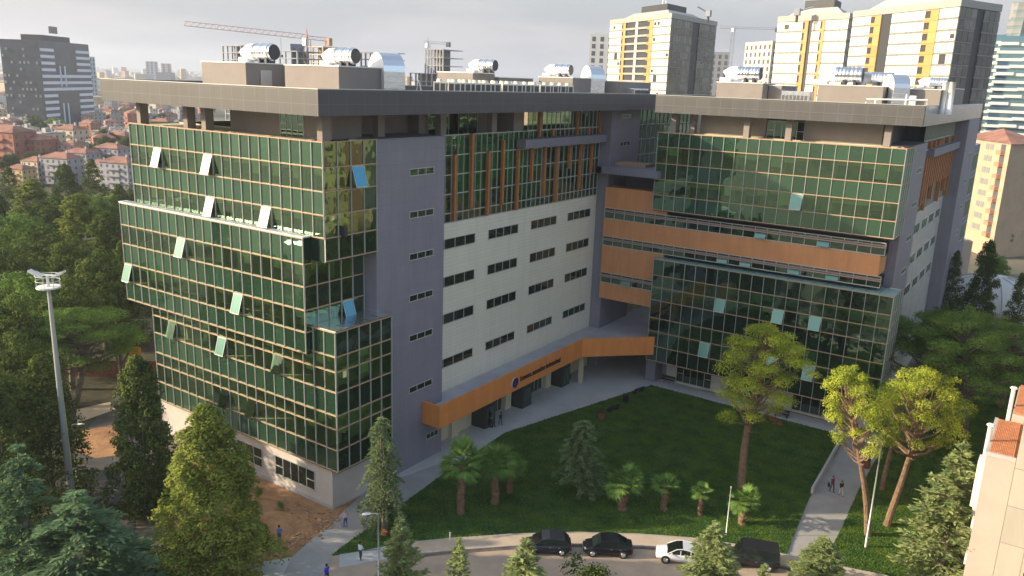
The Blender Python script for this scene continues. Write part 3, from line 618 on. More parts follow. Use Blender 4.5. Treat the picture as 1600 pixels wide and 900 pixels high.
tv = np.array([v.co[:] for v in tme.vertices]); sx = 9.0/(tv[:, 0].max()-tv[:, 0].min())
for v in tme.vertices: x, y, z = v.co; v.co = (cx+.05+z, 74.35+x*sx, 5.2+y)
tme.materials.clear(); tme.materials.append(M['letter']); link('lettering', tme, LW)

# ================================================================== right wing
RW = empty('office_building', (-30, 98, 0), 'right office wing with dark green glass fronts and stacked orange bands', 'building')
RXL, RXR = -43.6, -15.1
b = MB(); b.box(-43.3, -16.6, 99.6, 150, 0, 32.4, 0, 1); b.build('core', ['slatex', 'slatey'], RW)
b = MB(); b.box(-41.3, -14.6, 98.9, 99.59, 0, 4.2, 0); b.build('base_wall', ['beigeL'], RW)
b = MB(); b.box(-43.6, -42.2, 97.2, 99.5, 0, 25.5, 0); b.build('end_pier', ['slate'], RW)
for x0, x1 in ((-39.8, -34.9), (-32.6, -28.0), (-24.3, -18.7)): win(RW, x0, x1, 98.895, 0, .35, 2.55, 'x', 5, 'dglass', 'window', 1.5)
rows_u = [(31.6, 33.35, 1), (29.5, 31.6, 0), (27.5, 29.5, 1), (25.5, 27.5, 0), (23.6, 25.5, 1)]
pU = (-44.0, 96.3); LU = -15.15+44.0
opU = opens_for([(1245, 315, 'openg')], pU, (1, 0), LU, rows_u, 1.44, ('y', 96.3))
curtain('curtain_wall', pU, (1, 0), (0, -1), LU, rows_u, 1.44, RW, opens=opU, label='upper green glass front of the right wing', depthi=3.2)
curtain('curtain_wall', (-15.15, 96.3), (0, 1), (1, 0), 5.0, rows_u, 1.25, RW, label='upper glass return facing right', depthi=1.2)
b = MB(); b.quad((-44.0, 103, 23.6), (-44.0, 96.3, 23.6), (-44.0, 96.3, 33.35), (-44.0, 103, 33.35)); b.quad((-43.1, 100, 3.45), (-43.1, 96.0, 3.45), (-43.1, 96.0, 17.2), (-43.1, 100, 17.2)); b.build('end_glass', ['spanD'], RW)
rows_b = [(15.1, 17.2, 1), (13.5, 15.1, 0), (11.75, 13.5, 0), (9.35, 11.75, 1), (7.5, 9.35, 0), (5.5, 7.5, 0), (3.45, 5.5, 1)]
pB = (-43.1, 96.0); LB = -14.15+43.1
opB = opens_for([(1117, 474, 'openg'), (1221, 494, 'openg'), (1275, 503, 'openg'), (1108, 540, 'openg'), (1266, 572, 'openg'), (1213, 573, 'openg')], pB, (1, 0), LB, rows_b, 1.44, ('y', 96.0))
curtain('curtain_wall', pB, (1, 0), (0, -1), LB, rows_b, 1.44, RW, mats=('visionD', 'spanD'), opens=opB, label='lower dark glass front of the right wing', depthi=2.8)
curtain('curtain_wall', (-14.15, 96.0), (0, 1), (1, 0), 5.5, rows_b, 1.3, RW, mats=('visionD', 'spanD'), label='lower glass return facing right', depthi=1.2)
b = MB(); b.box(-43.1, -14.1, 95.95, 99.5, 17.24, 17.34, 0)
for i in range(1, 20): b.box(-43.1+i*1.44, -43.06+i*1.44, 95.96, 99.4, 17.34, 17.37, 1)
b.box(-43.1, -14.1, 96.1, 98.9, 3.3, 3.42, 1); b.box(-44, -15.1, 96.4, 99.5, 23.45, 23.58, 1); b.build('ledge', [mat('teal_ledge', (.22, .36, .33), .4), 'dark'], RW)
# orange bands with strips of windows
YB = 96.9
def band(nm, x0, x1, z0, z1, m='orange', y=YB, dpt=2.6):
    b = MB(); b.box(x0, x1, y, y+dpt, z0, z1, 0); return b.build(nm, [m], RW)
band('orange_band', XT+.02, -42.2, 22.95, 25.74); band('orange_band', XT+.02, -16.3, 19.1, 21.45); band('orange_band', XT+.02, -42.21, 14.08, 17.77); band('orange_band', XT+.02, -42.21, 10.4, 12.6)
def strip_win(x0, x1, z0, z1, opens=()):
    b = MB(); k = round((x1-x0)/1.5); st = (x1-x0)/k
    for i in range(k): b.quad((x0+i*st, YB+.06+random.gauss(0, .003), z0), (x0+(i+1)*st, YB+.06+random.gauss(0, .003), z0), (x0+(i+1)*st, YB+.06, z1), (x0+i*st, YB+.06, z1))
    o = b.build('window_strip', ['visionD'], RW)
    f = MB()
    for i in range(k+1): f.box(x0+i*st-.035, x0+i*st+.035, YB+.01, YB+.09, z0, z1, 0)
    f.box(x0, x1, YB-.03, YB+.08, z0-.03, z0+.06, 0); f.box(x0, x1, YB-.03, YB+.08, z1-.06, z1+.02, 0)
    f.build('frame', ['mull'], o)
    r = MB(); r.box(x0-.05, x1+.1, YB-.32, YB-.02, z1-.55, z1-.43, 0); r.box(x0-.05, x1+.1, YB-.30, YB-.04, z1-.34, z1-.24, 0); r.build('sunshade_rail', [mat('rail_rose', (.42, .30, .27), .5)], o)
    for i in opens:
        q = MB(); xa, xb = x0+i*st+.06, x0+(i+1)*st-.06; zt = z1-.6; a = R(32); h = zt-z0-.05
        q.quad((xa, YB-.04-math.sin(a)*h, zt-math.cos(a)*h), (xb, YB-.04-math.sin(a)*h, zt-math.cos(a)*h), (xb, YB-.04, zt), (xa, YB-.04, zt)); q.build('open_window', ['openg'], RW)['label'] = 'small sky-tinted pane of the window strip tilted open'
    b = MB(); b.box(x0, x1, YB+2.0, YB+2.1, z0, z1, 0); b.box(x0, x1, YB+.2, YB+2, z0-.15, z0-.02, 0); b.build('strip_back', ['dark'], RW)
strip_win(XT+.1, -15.9, 21.5, 22.93, (14, 19)); strip_win(XT+.1, -15.9, 17.8, 19.08, (11, 13, 17, 20)); strip_win(XT+.1, -43.3, 12.63, 14.05, (2,))
band('orange_return', -16.3, -16.28, 19.1, 21.45, 'orange', YB, 4)
# link terrace roof and back wall
b = MB(); b.box(-52.2, -43.2, 95.4, 103, 27.6, 28.5, 0); b.build('link_roof', ['slate'], RW)
b = MB(); b.box(-52.3, -51.28, 95.4, 97.4, 27.62, 28.48, 0); b.build('link_roof_end', ['slate'], RW)
b = MB(); b.box(-51.28, -43.32, 99.55, 103, 10.4, 24.0, 0); b.box(-51.28, -43.32, 102.9, 103, 24, 27.6, 0); b.build('link_wall', ['slate'], RW)
b = MB(); b.box(-51.0, -46.5, 98.6, 101.5, 28.5, 28.9, 0); b.build('skylight_curb', ['copper'], RW)
# right flank
b = MB(); b.box(-20, -15.3, 101.31, 111.5, 0, 33.45, 0, 1); b.build('stair_tower', ['slatex', 'slatey'], RW)
b = MB(); b.box(-20, -15.7, 111.51, 138, 0, 24.4, 0); b.build('flank_wall', [panelmat('glossy_cream', (.60, .60, .56), 3.2, .42, 'y', .86, .25)], RW)
b = MB(); b.box(-20, -13.9, 138.0, 152, 0, 35.75, 0, 1); b.build('stair_tower', ['slatex', 'slatey'], RW)
curtain('curtain_wall', (-15.75, 111.55), (0, 1), (1, 0), 26.4, [(33.5, 35.78, 0), (31.4, 33.5, 0), (29.4, 31.4, 0), (27.4, 29.4, 0), (24.42, 27.4, 0)], 1.1, RW, mats=('visionD', 'spanD'), hmat='mull', label='flank glazing behind copper fins', vw=.032, interior=False)
b = MB(); b.box(-20, -16.4, 111.6, 137.9, 24.5, 35.7, 0); b.build('flank_backing', ['dark'], RW)
for i in range(15):
    y = 112.6+i*1.72; zt = random.choice((31.5, 33.4, 31.3)); zb = random.choice((24.6, 25.6, 27.6))
    b = MB(); b.box(-15.62, -15.2, y-.26, y+.26, zb, zt, 0); b.build('copper_fin', ['fin'], RW)
b = MB(); b.box(-15.6, -14.6, 113, 137.8, 31.62, 32.6, 0); b.build('ledge_box', ['slate'], RW)
for zc in (30.3, 26.2, 22.1, 18.0, 13.9): win(RW, -15.3, 0, 106.4, 109.5, zc-.28, zc+.28, 'y', 3, 'dglass', 'slit_window'); win(RW, -13.9, 0, 144, 147, zc-.28, zc+.28, 'y', 3, 'dglass', 'slit_window')
for y0 in (114, 120, 126, 132):
    for z0 in (21.6, 17.5, 13.4): win(RW, -15.7, 0, y0, y0+4, z0, z0+1.2, 'y', 3, 'dglass', 'window')
b = MB(); b.box(-22, -14.6, 152.1, 168, 0, 31, 0); b.build('rear_block', ['slate'], RW)
for z in (28, 24, 20, 16): win(RW, -14.6, 0, 154, 166, z-1.5, z+1.5, 'y', 5, 'dglass', 'window')
# right terrace storey
b = MB(); b.box(-43.9, -15.2, 96.4, 112, 32.45, 32.6, 0); b.build('terrace_floor', ['roofd'], RW)
b = MB(); b.box(-44.05, -15.1, 96.24, 96.42, 33.36, 33.42, 0); b.build('parapet_cap', ['copper'], RW)
b = MB(); b.box(-39.3, -31.6, 99.8, 100.4, 32.61, 35.75, 0); b.box(-27.0, -18.4, 99.8, 100.4, 32.61, 35.75, 0); b.box(-31.6, -27.0, 100.2, 100.5, 32.61, 35.75, 1); b.box(-39.9, -39.31, 99.8, 112, 32.61, 35.75, 0); b.box(-18.39, -18.1, 99.8, 112, 32.61, 35.75, 1); b.build('terrace_wall', ['beige', 'dark'], RW)
win(RW, -31.5, -27.1, 100.19, 0, 32.65, 35.4, 'x', 5, 'dglass', 'terrace_door', 34.3)
for x, y in ((-42.6, 98), (-40.6, 99.2), (-33.2, 98.0), (-28.2, 98.0), (-17.4, 97.6)):
    b = MB(); b.box(x-.35, x+.35, y-.45, y+.45, 32.61, 35.79, 0); b.build('column', ['beige'], RW)
RFY = 95.7
b = MB(); b.box(-44.4, -13.9, RFY, 152, 35.8, 36.6, 0, 1); b.build('roof_slab', ['fasx', 'fasy'], RW)
sid = mat('polished_fascia', (.30, .30, .30), .16, .75, 0, 1, .25, 1.2)
b = MB(); b.box(-44.4, -13.9, RFY, RFY+.25, 36.61, 37.9, 0); b.box(-44.4, -44.15, RFY+.26, 152, 36.61, 37.9, 1); b.build('fascia', ['fasx', 'fasy'], RW)
b = MB(); b.box(-14.15, -13.86, RFY+.26, 152, 35.79, 37.9, 0); b.build('polished_fascia', [sid], RW)
b = MB(); b.box(-44.45, -13.85, RFY-.05, RFY+.3, 37.91, 37.96, 0); b.box(-14.2, -13.82, RFY+.31, 152, 37.91, 37.96, 0); b.build('fascia_cap', ['mull'], RW)
b = MB(); b.box(-44.1, -14.2, RFY+.31, 152, 36.61, 36.9, 0); b.build('roof_surface', ['roofd'], RW)
pent(RW, -39.1, -33.2, 102, 107, 39.7); pent(RW, -33.1, -31.5, 104, 110, 39.5); pent(RW, -26.6, -19.4, 102, 108, 39.75); pent(RW, -19.3, -13.9, 105, 112, 39.6)
pent(RW, -18.4, -14.4, 115, 130, 39.9)
for rt in (LW, RW):
    for c in kids(rt): c.matrix_parent_inverse = Matrix.Translation(rt.location).inverted()
# ================================================================== vegetation
def foliage_clumps(cent, rad, per, ln, wd, flat=.8, up=.3, shell=.55):
    P = []; T = []; N = []
    for c, r in zip(cent, rad):
        k = max(6, int(per*(r*r))); d = unit(k); d[:, 2] = np.where(d[:, 2] < -.35, -d[:, 2], d[:, 2])
        rr = r*(shell+(1-shell)*RNG.random((k, 1)))
        P.append(np.array(c)+d*rr*np.array([1, 1, flat])); n = d*.8+unit(k)*.55+np.array([0, 0, up]); n /= np.linalg.norm(n, axis=1, keepdims=True)
        t = np.cross(n, unit(k)); N.append(n); T.append(t)
    P = np.concatenate(P); T = np.concatenate(T); N = np.concatenate(N); k = len(P)
    return P, T, N, ln*RNG.uniform(.6, 1.3, k), wd*RNG.uniform(.7, 1.2, k)
PROTO = {}
def proto(key, build_):
    if key not in PROTO: PROTO[key] = build_()
    return PROTO[key]
def tree_obj(kind, crown_me, trunk_me, loc, sxy, sz, rz, label, cat, group):
    o = empty(kind, loc, label, cat, group, rz); o.scale = (sxy, sxy, sz)
    link('crown', crown_me, o)
    if trunk_me: link('trunk', trunk_me, o)
    return o
def columnar(seed, leaf, H=14., Rm=3.6, shp=0.5, n=360, per=150, cl=.66, ls=.26):
    """dense bumpy conifer, widest low down"""
    global RNG; RNG = np.random.default_rng(seed); cs = []; rs = []
    for i in range(n):
        t = RNG.random()**.85; z = t*H
        r = Rm*(min(1, (t+.08)/.14)**.5)*(1-t)**shp
        a = RNG.uniform(0, 2*PI); q = RNG.uniform(.45, 1.0)**.5
        lump = 1+.16*math.sin(a*3+seed+z*.7)+.10*math.sin(a*7+z*1.9)
        cs.append((math.cos(a)*r*q*lump, math.sin(a)*r*q*lump, z*.97+.3)); rs.append(cl*RNG.uniform(.55, 1.35)*(1.15-.5*t))
    # solid inner leaves
    for i in range(90):
        t = RNG.random(); z = t*H; r = Rm*.45*(1-t)**shp; a = RNG.uniform(0, 2*PI); cs.append((math.cos(a)*r, math.sin(a)*r, z)); rs.append(cl*1.5*(1.1-.7*t))
    P, T, N, l, w = foliage_clumps(cs, rs, per, ls, ls*.75, 1.15, .2)
    me = quads_mesh('crown', P, T, N, l, w, leaf); tb = MB(); tb.tube([(0, 0, 0), (0.05, 0, H*.4), (0, 0, H*.9)], [.16, .1, .02], 7); return me, tb.mesh('trunk', 'barkg'), H, Rm*2.15
def cedar(seed, leaf, H=10., Rm=3.3, lev=26, droop=.25, dens=1., shp=.8, ls=.34, lift=.15, bare=0.05, lean=0):
    """open conifer with whorls of flat drooping sprays"""
    global RNG; RNG = np.random.default_rng(seed); P = []; T = []; N = []; W = []; tb = MB()
    tb.tube([(0, 0, 0), (lean*.3, 0, H*.5), (lean, 0, H)], [.20*H/10+.05, .12*H/10+.03, .015], 7)
    for i in range(lev):
        t = bare+(1-bare)*(i+.5*RNG.random())/lev; z = H*t; L_ = Rm*(1-t)**shp*min(1, .55+t*3)
        nb = int(RNG.integers(6, 10))
        for b_ in range(nb):
            a = RNG.uniform(0, 2*PI); ll = L_*RNG.uniform(.6, 1.15)+.15; dr = RNG.uniform(.6, 1.4)*droop
            pts = []
            for s in np.linspace(0, 1, 5): pts.append(np.array([lean*t+math.cos(a)*ll*s, math.sin(a)*ll*s, z+lift*ll*s*1.2-dr*ll*s*s*1.6]))
            if ll > .8: tb.tube(pts, [.045, .035, .03, .02, .01], 4, 0, False)
            k = int(46*dens*ll)+8; s = RNG.random(k)**.7; base = np.array([math.cos(a), math.sin(a), 0]); sd_ = np.array([-math.sin(a), math.cos(a), 0])
            q = np.array([pts[0]])+np.outer(s*ll, base); q[:, 2] = z+lift*ll*s*1.2-dr*ll*s*s*1.6
            wv = RNG.normal(0, .22, k)*(ll*.55+.25)*(1-s*.55); q += np.outer(wv, sd_); q[:, 2] += RNG.normal(0, .06, k)-abs(wv)*.22
            t_ = base*.8+np.outer(np.sign(wv)*RNG.uniform(.2, 1, k), sd_)+np.array([0, 0, .12])+unit(k)*.35
            n_ = np.array([0, 0, 1.])+unit(k)*.55
            P.append(q); T.append(t_); N.append(n_); W.append(np.full(k, ls))
    P = np.concatenate(P); T = np.concatenate(T); N = np.concatenate(N); W = np.concatenate(W)*RNG.uniform(.6, 1.3, len(P))
    me = quads_mesh('crown', P, T, N, W, W*.36, leaf); return me, tb.mesh('trunk', 'barkg'), H, Rm*2
def stonepine(seed, leaf, H=14., Rm=3.6, cb=.42, ncl=30, per=470, cl=(.7, 1.25), lean=1.0, ls=.16, bark='bark', top=.55):
    """umbrella pine: winding trunk, limbs leaving at many heights, separate foliage pads; cb = height of the crown's base"""
    global RNG; RNG = np.random.default_rng(seed); cs = []; rs = []; tb = MB()
    ph = RNG.uniform(0, 6); axis = lambda t: np.array([lean*t+.35*math.sin(t*5+ph), .35*math.cos(t*4+ph)-.35*math.cos(ph), H*t])
    ts = np.linspace(0, .9, 14); tb.tube([axis(t) for t in ts], [lerp(.34, .07, (t/.9)**1.1) for t in ts], 9, 0)
    prof = lambda u: (math.sin(PI*min(1, .18+u*.86)))**.55
    gap = RNG.uniform(0, 2*PI)
    for i in range(ncl):
        u = (i+RNG.random())/ncl; z = lerp(cb, .93, u**.85); a = i*2.4+RNG.uniform(-.5, .5); q = RNG.uniform(.35, 1)**.7
        if abs(((a-gap+PI) % (2*PI))-PI) < .5 and u < .6 and RNG.random() < .7: continue
        r = Rm*prof(u)*q; ax = axis(min(.9, max(cb*.9, z-.06-.10*q))); c = axis(min(z, 1))+np.array([math.cos(a)*r, math.sin(a)*r, 0])
        cs.append(c); rs.append(RNG.uniform(*cl)*(.8+.35*math.sin(PI*u)))
        mid = ax*.45+c*.55+np.array([math.sin(a)*.25, -math.cos(a)*.25, -.25]); tb.tube([ax, mid, c], [.12, .08, .03], 5, 0, False)
        if RNG.random() < .6: cs.append(c+np.array([*RNG.normal(0, .75, 2), RNG.uniform(-.1, .5)])); rs.append(RNG.uniform(.4, .75))
    for i in range(5):   # dead side limbs under the crown
        t = cb*RNG.uniform(.8, 1.15); a = RNG.uniform(0, 2*PI); l_ = RNG.uniform(.8, 2.0); ax = axis(t); tb.tube([ax, ax+np.array([math.cos(a)*l_*.5, math.sin(a)*l_*.5, .1]), ax+np.array([math.cos(a)*l_, math.sin(a)*l_, .5])], [.07, .05, .015], 4, 0, False)
    P, T, N, l, w = foliage_clumps(cs, rs, per, ls, ls*.5, .62, .45, .55)
    return quads_mesh('crown', P, T, N, l, w, leaf), tb.mesh('trunk', bark), H, Rm*2.2
def broadmass(seed, leaf, H=13., Rm=4.5):
    global RNG; RNG = np.random.default_rng(seed); cs = []; rs = []
    for i in range(120):
        d = unit(1)[0]; d[2] = abs(d[2])*1.0; q = RNG.uniform(.55, 1); cs.append((d[0]*Rm*q, d[1]*Rm*q, H*.42+d[2]*H*.5*q)); rs.append(RNG.uniform(.7, 1.35))
    for i in range(30): cs.append((*(RNG.normal(0, Rm*.4, 2)), H*RNG.uniform(.25, .6))); rs.append(1.4)
    P, T, N, l, w = foliage_clumps(cs, rs, 75, .30, .22, .85, .3)
    tb = MB(); tb.tube([(0, 0, 0), (.1, 0, H*.55)], [.35, .15], 7); return quads_mesh('crown', P, T, N, l, w, leaf), tb.mesh('trunk', 'barkg'), H, Rm*2.2
def palm(seed, H=3.4, nf=34, fr=1.15, tr=.26):
    global RNG; RNG = np.random.default_rng(seed); P = []; T = []; N = []; Ln = []; Wd = []; tb = MB()
    n = 9; tb.tube([(0.04*math.sin(i), 0.03*math.cos(i*2), H*i/(n-1)) for i in range(n)], [tr*(1.2-.35*i/(n-1))*(1+.10*(-1)**i) for i in range(n)], 10)
    for i in range(60):   # cut leaf bases
        z = H*RNG.uniform(.25, 1); a = RNG.uniform(0, 2*PI); tb.tube([(math.cos(a)*tr*.8, math.sin(a)*tr*.8, z), (math.cos(a)*(tr+.13), math.sin(a)*(tr+.13), z+.16)], [.05, .02], 4)
    for f in range(nf):
        a = RNG.uniform(0, 2*PI); e = math.asin(RNG.uniform(-.45, .98)); L_ = fr*RNG.uniform(.55, .8)
        d = np.array([math.cos(a)*math.cos(e), math.sin(a)*math.cos(e), math.sin(e)]); o = np.array([0, 0, H]); hub = o+d*L_+np.array([0, 0, .1])
        tb.tube([o, o+d*L_*.5+np.array([0, 0, .08]), hub], [.025, .02, .015], 3, 1, False)
        s = np.cross(d, [0, 0, 1]); s /= np.linalg.norm(s)+1e-6; u = np.cross(s, d)
        for b_ in np.linspace(-1.25, 1.25, 15):
            t = d*math.cos(b_)+s*math.sin(b_); ln = fr*RNG.uniform(.62, .85)*(1-.18*abs(b_)); t = t+np.array([0, 0, -.22])
            P.append(hub+t*ln*.5); T.append(t); N.append(u+RNG.normal(0, .25, 3)); Ln.append(ln); Wd.append(.085)
    me = quads_mesh('crown', np.array(P), np.array(T), np.array(N), np.array(Ln), np.array(Wd), 'leafP'); tm = tb.mesh('trunk', ['palmb', 'leafP']); return me, tm, H, fr*2
def shrub(seed, leaf='leafG', r=.9):
    global RNG; RNG = np.random.default_rng(seed)
    cs = [(*(RNG.normal(0, r*.4, 2)), r*RNG.uniform(.3, 1.1)) for _ in range(16)]; P, T, N, l, w = foliage_clumps(cs, [r*.45]*16, 260/r, .14*max(1, r), .09*max(1, r), .9, .3)
    tb = MB(); tb.tube([(0, 0, 0), (0, 0, r*.8)], [.05, .02], 5); return quads_mesh('crown', P, T, N, l, w, leaf), tb.mesh('trunk', 'barkg'), r*1.3, r*2
def put(kind, pk, px, pyt, h, wpx, label, cat='tree', group=None, base=None, rz=None):
    """stand a tree where its top is seen; h metres tall, wpx wide in the photograph"""
    me, tm, H, W = PROTO[pk]
    if base is not None: p = onz(base[0], base[1], 0); 
    else: p = onz(px, pyt, h)
    if base is not None and pyt is not None:
        lo, hi = 0., 40.
        for _ in range(40):
            mid = (lo+hi)/2; q = np.array([p[0], p[1], mid]); dd = (q-np.array([0, 0, CAMZ])); y = 450+FOC*(dd@Dx)/(dd@Fv)
            if y > pyt: lo = mid
            else: hi = mid
        h = lo
    wd = wpx/FOC*depth((p[0], p[1], h*.5))
    return tree_obj(kind, me, tm, (p[0], p[1], 0), wd/W, h/H, random.uniform(0, 6.28) if rz is None else rz, label, cat, group)
PROTO['cyp1'] = columnar(1, 'leafC', H=14, Rm=3.0, per=380, n=640, ls=.165, cl=.50, shp=.55); PROTO['cyp2'] = columnar(2, 'leafD', H=14, Rm=3.2, n=300); PROTO['cyp3'] = columnar(3, 'leafD', H=14, Rm=3.4, shp=.7, n=260, per=80)
PROTO['cyp4'] = columnar(4, 'leafC', H=14, Rm=2.6, shp=.45, n=260)
PROTO['ced1'] = cedar(5, 'leafB', H=13, Rm=5.4, lev=17, droop=.22, dens=1.35, ls=.44, lift=.1); PROTO['ced2'] = cedar(6, 'leafS', H=7, Rm=2.1, lev=17, droop=.12, dens=.62, ls=.36, lift=.5, shp=1.0)
PROTO['ced3'] = cedar(7, 'leafT', H=9, Rm=2.7, lev=19, droop=.3, dens=.75, ls=.38, lift=.12, bare=.24, shp=.45); PROTO['ced4'] = cedar(8, 'leafS', H=10, Rm=3.2, lev=24, droop=.18, dens=.75, ls=.38, lift=.5, shp=.85)
PROTO['ced5'] = cedar(9, 'leafT', H=12, Rm=2.1, lev=19, droop=.8, dens=.62, ls=.36, lift=0, bare=.2, shp=.3, lean=1.0)
PROTO['pin1'] = stonepine(10, 'leafY', cb=.40, ncl=44, Rm=3.4, H=15); PROTO['pin2'] = stonepine(11, 'leafY', cb=.50, ncl=30, lean=-4.2, Rm=3.2); PROTO['pin5'] = stonepine(41, 'leafY', cb=.48, ncl=42, lean=1.0, Rm=4.0, per=420); PROTO['pin3'] = stonepine(12, 'leafG', ncl=34, Rm=4.0, cb=.5, lean=.6); PROTO['pin4'] = stonepine(13, 'leafG', ncl=52, Rm=4.8, cb=.40, cl=(.9, 1.5), bark='barkg')
PROTO['brd1'] = broadmass(14, 'leafD'); PROTO['brd2'] = broadmass(15, 'leafG', Rm=5)
PROTO['palm1'] = palm(16, 3.0, 64, 1.35, .27); PROTO['palm2'] = palm(17, 1.7, 44, 1.05, .26); PROTO['palm3'] = palm(18, 2.3, 28, .9, .22)
PROTO['shr1'] = shrub(19); PROTO['shr2'] = shrub(20, 'leafD', 1.6)
# --- near left
put('cypress_tree', 'cyp1', 320, 634, 14.8, 200, 'broad yellow-green cypress in front of the left wing, the biggest tree at the bottom left')
put('cypress_tree', 'cyp2', 213, 560, 14.8, 122, 'tall dark green cypress directly left of the big sunlit cypress')
put('cedar_tree', 'ced1', 115, 765, 10.5, 330, 'blue-green cedar with wide flat branches in front of the floodlight mast foot')
put('cedar_tree', 'ced1', 25, 688, 13.5, 230, 'blue-green cedar at the left bottom corner, taller than the wide one beside it')
put('conifer_tree', 'cyp3', 60, 560, 14, 150, 'dark round conifer behind the bottom left cedars')
put('conifer_tree', 'cyp3', -8, 610, 14, 150, 'dark conifer cut by the left photo edge above the cedar')
# --- left wood
put('pine_tree', 'pin4', 105, 470, 13, 200, 'bright yellow-topped umbrella pine behind the floodlight mast', rz=.5)
wood = [(12, 262, 55, 'cyp3'), (48, 282, 70, 'cyp4'), (100, 258, 50, 'cyp2'), (142, 250, 52, 'cyp3'), (75, 300, 80, 'brd1'), (150, 293, 75, 'brd2'), (185, 290, 70, 'cyp3'), (20, 320, 90, 'brd2'), (120, 305, 80, 'cyp4'), (165, 335, 90, 'cyp2'), (60, 345, 90, 'brd1'), (205, 285, 40, 'brd1'),
        (5, 375, 90, 'brd1'), (105, 362, 85, 'brd1'), (150, 385, 100, 'brd1'), (190, 380, 80, 'cyp3'), (40, 410, 110, 'brd2'), (95, 425, 110, 'brd1'), (10, 455, 100, 'brd1'), (28, 510, 110, 'brd1'), (-20, 560, 120, 'brd1'), (-10, 300, 60, 'cyp2'), (228, 300, 40, 'brd1')]
kindn = {'cyp2': ('cypress_tree', 'dark pointed cypress'), 'cyp3': ('conifer_tree', 'dark broad conifer'), 'cyp4': ('cypress_tree', 'olive green sunlit cypress'), 'brd1': ('evergreen_tree', 'dark leafy evergreen'), 'brd2': ('evergreen_tree', 'lighter green round evergreen')}
ORD = ['leftmost', 'second from the left', 'third from the left', 'fourth from the left', 'fifth from the left', 'sixth from the left', 'seventh from the left', 'eighth from the left', 'ninth from the left', 'tenth from the left', 'eleventh from the left', 'twelfth from the left', 'rightmost']
rows_w = {}
for t in wood: rows_w.setdefault('back row' if t[1] < 300 else ('second row' if t[1] < 350 else ('third row' if t[1] < 430 else 'front row')), []).append(t)
for rn, lst in rows_w.items():
    for i, (px, py, wpx, pk) in enumerate(sorted(lst)):
        kn, lb = kindn[pk]; put(kn, pk, px, py, 15.0, wpx*1.25, '%s, %s in the %s of the left wood' % (lb, ORD[i], rn), 'tree', 'trees of the wood left of the glass building')
# trees standing left of the view, mirrored in the front glass
for x, y, pk, s_ in ((-92, 22, 'cyp3', .95), (-101, 12, 'brd1', 1), (-86, 4, 'cyp2', 1), (-110, 28, 'brd2', 1), (-97, -6, 'brd2', 1.1), (-78, -8, 'brd1', 1), (-117, 8, 'cyp3', 1.1)):
    me, tm, H, W = PROTO[pk]; tree_obj(kindn[pk][0], me, tm, (x, y, 0), s_, s_, x, kindn[pk][1]+' outside the left photo edge, before the glass front', 'tree', 'trees outside the left photo edge')
tb = MB(); 
for pts, r in (([(0, 0, 0), (.2, 0, 3), (-.2, .1, 6), (.3, 0, 8.5)], (.3, .25, .18, .05)), ([(0, 0, 3.5), (1.5, .2, 5.5), (2.6, 0, 6.2)], (.15, .1, .03)), ([(-.1, 0, 5), (1.3, 0, 6.6), (2.8, .2, 7)], (.12, .08, .03)), ([(0, 0, 4.4), (-1.3, 0, 6.5), (-1.8, .3, 8)], (.13, .08, .03)), ([(0, 0, 6.3), (.9, 0, 7.8), (1.4, 0, 9)], (.1, .06, .02)), ([(0, 0, 1.5), (-1.6, .5, 4), (-2.2, .5, 6.5)], (.16, .1, .03))): tb.tube(pts, list(r), 6)
o = tb.build('bare_tree', ['barkg']); p = onz(178, 640, 0); o.location = (p[0]-3, p[1]+3, 0); o.scale = (1.1,)*3; tag(o, 'leafless grey tree with forked limbs left of the yellow sign', 'tree')
# --- court
put('cedar_tree', 'ced5', 600, 655, 0, 80, 'slim drooping cedar growing at the corner of the lawn by the diagonal path', base=(601, 829), rz=2.6)
put('cedar_tree', 'ced3', 903, 655, 0, 92, 'grey-green cedar with a pale trunk alone in the middle of the lawn', base=(905, 781), rz=1)
palms = [(720, 691, 803, 54, 'palm1', 'tall fan palm on the lawn nearest to the slate tower'), (773, 697, 788, 56, 'palm1', 'bushy fan palm second from the tower, in front of a shorter one'), (796, 712, 771, 42, 'palm1', 'fan palm half hidden behind the bushy second palm'), (972, 730, 797, 52, 'palm2', 'squat fan palm with a round head right of the lawn cedar'), (1037, 745, 797, 38, 'palm3', 'small sparse fan palm third from the right end of the row'), (1093, 757, 806, 28, 'palm3', 'smallest fan palm of the row, with a thin head'), (1159, 763, 820, 42, 'palm2', 'sunlit yellow-green fan palm at the foot of the big pine')]
for px, pt, pb, wpx, pk, lb in palms:
    p = onz(px, pb, 0); me, tm, H, W = PROTO[pk]; wd = wpx/FOC*depth((p[0], p[1], 2)); 
    hh = H*wd/W*1.05
    o = tree_obj('palm_tree', me, tm, (p[0], p[1], .1), wd/W, 1, random.uniform(0, 6), lb, 'palm', 'fan palms on the lawn')
    # height from the seen top
    lo, hi = 0., 12.
    for _ in range(30):
        mid = (lo+hi)/2; dd = np.array([p[0], p[1], mid])-np.array([0, 0, CAMZ]); y = 450+FOC*(dd@Dx)/(dd@Fv)
        if y > pt: lo = mid
        else: hi = mid
    o.scale = (wd/W, wd/W, lo/(H+1.1*W*.5))
put('pine_tree', 'pin1', 1155, 492, 0, 152, 'big umbrella pine with a forked trunk standing on the lawn before the right wing', base=(1158, 762), rz=2.0)
PROTO['leanpine'] = PROTO['pin2']
put('pine_tree', 'pin2', 1325, 560, 0, 118, 'leaning pine with bare twisted limbs right of the footpath', base=(1352, 838), rz=math.atan2(Rv[1], Rv[0]))
put('pine_tree', 'pin5', 1425, 556, 0, 150, 'straight pine with reddish trunk and bright flat top right of the lamp', base=(1388, 823), rz=math.atan2(Rv[1], Rv[0]))
put('pine_tree', 'pin3', 1395, 590, 0, 110, 'grey-stemmed thin pine between the footpath lamp and the straight pine', base=(1382, 769), rz=3)
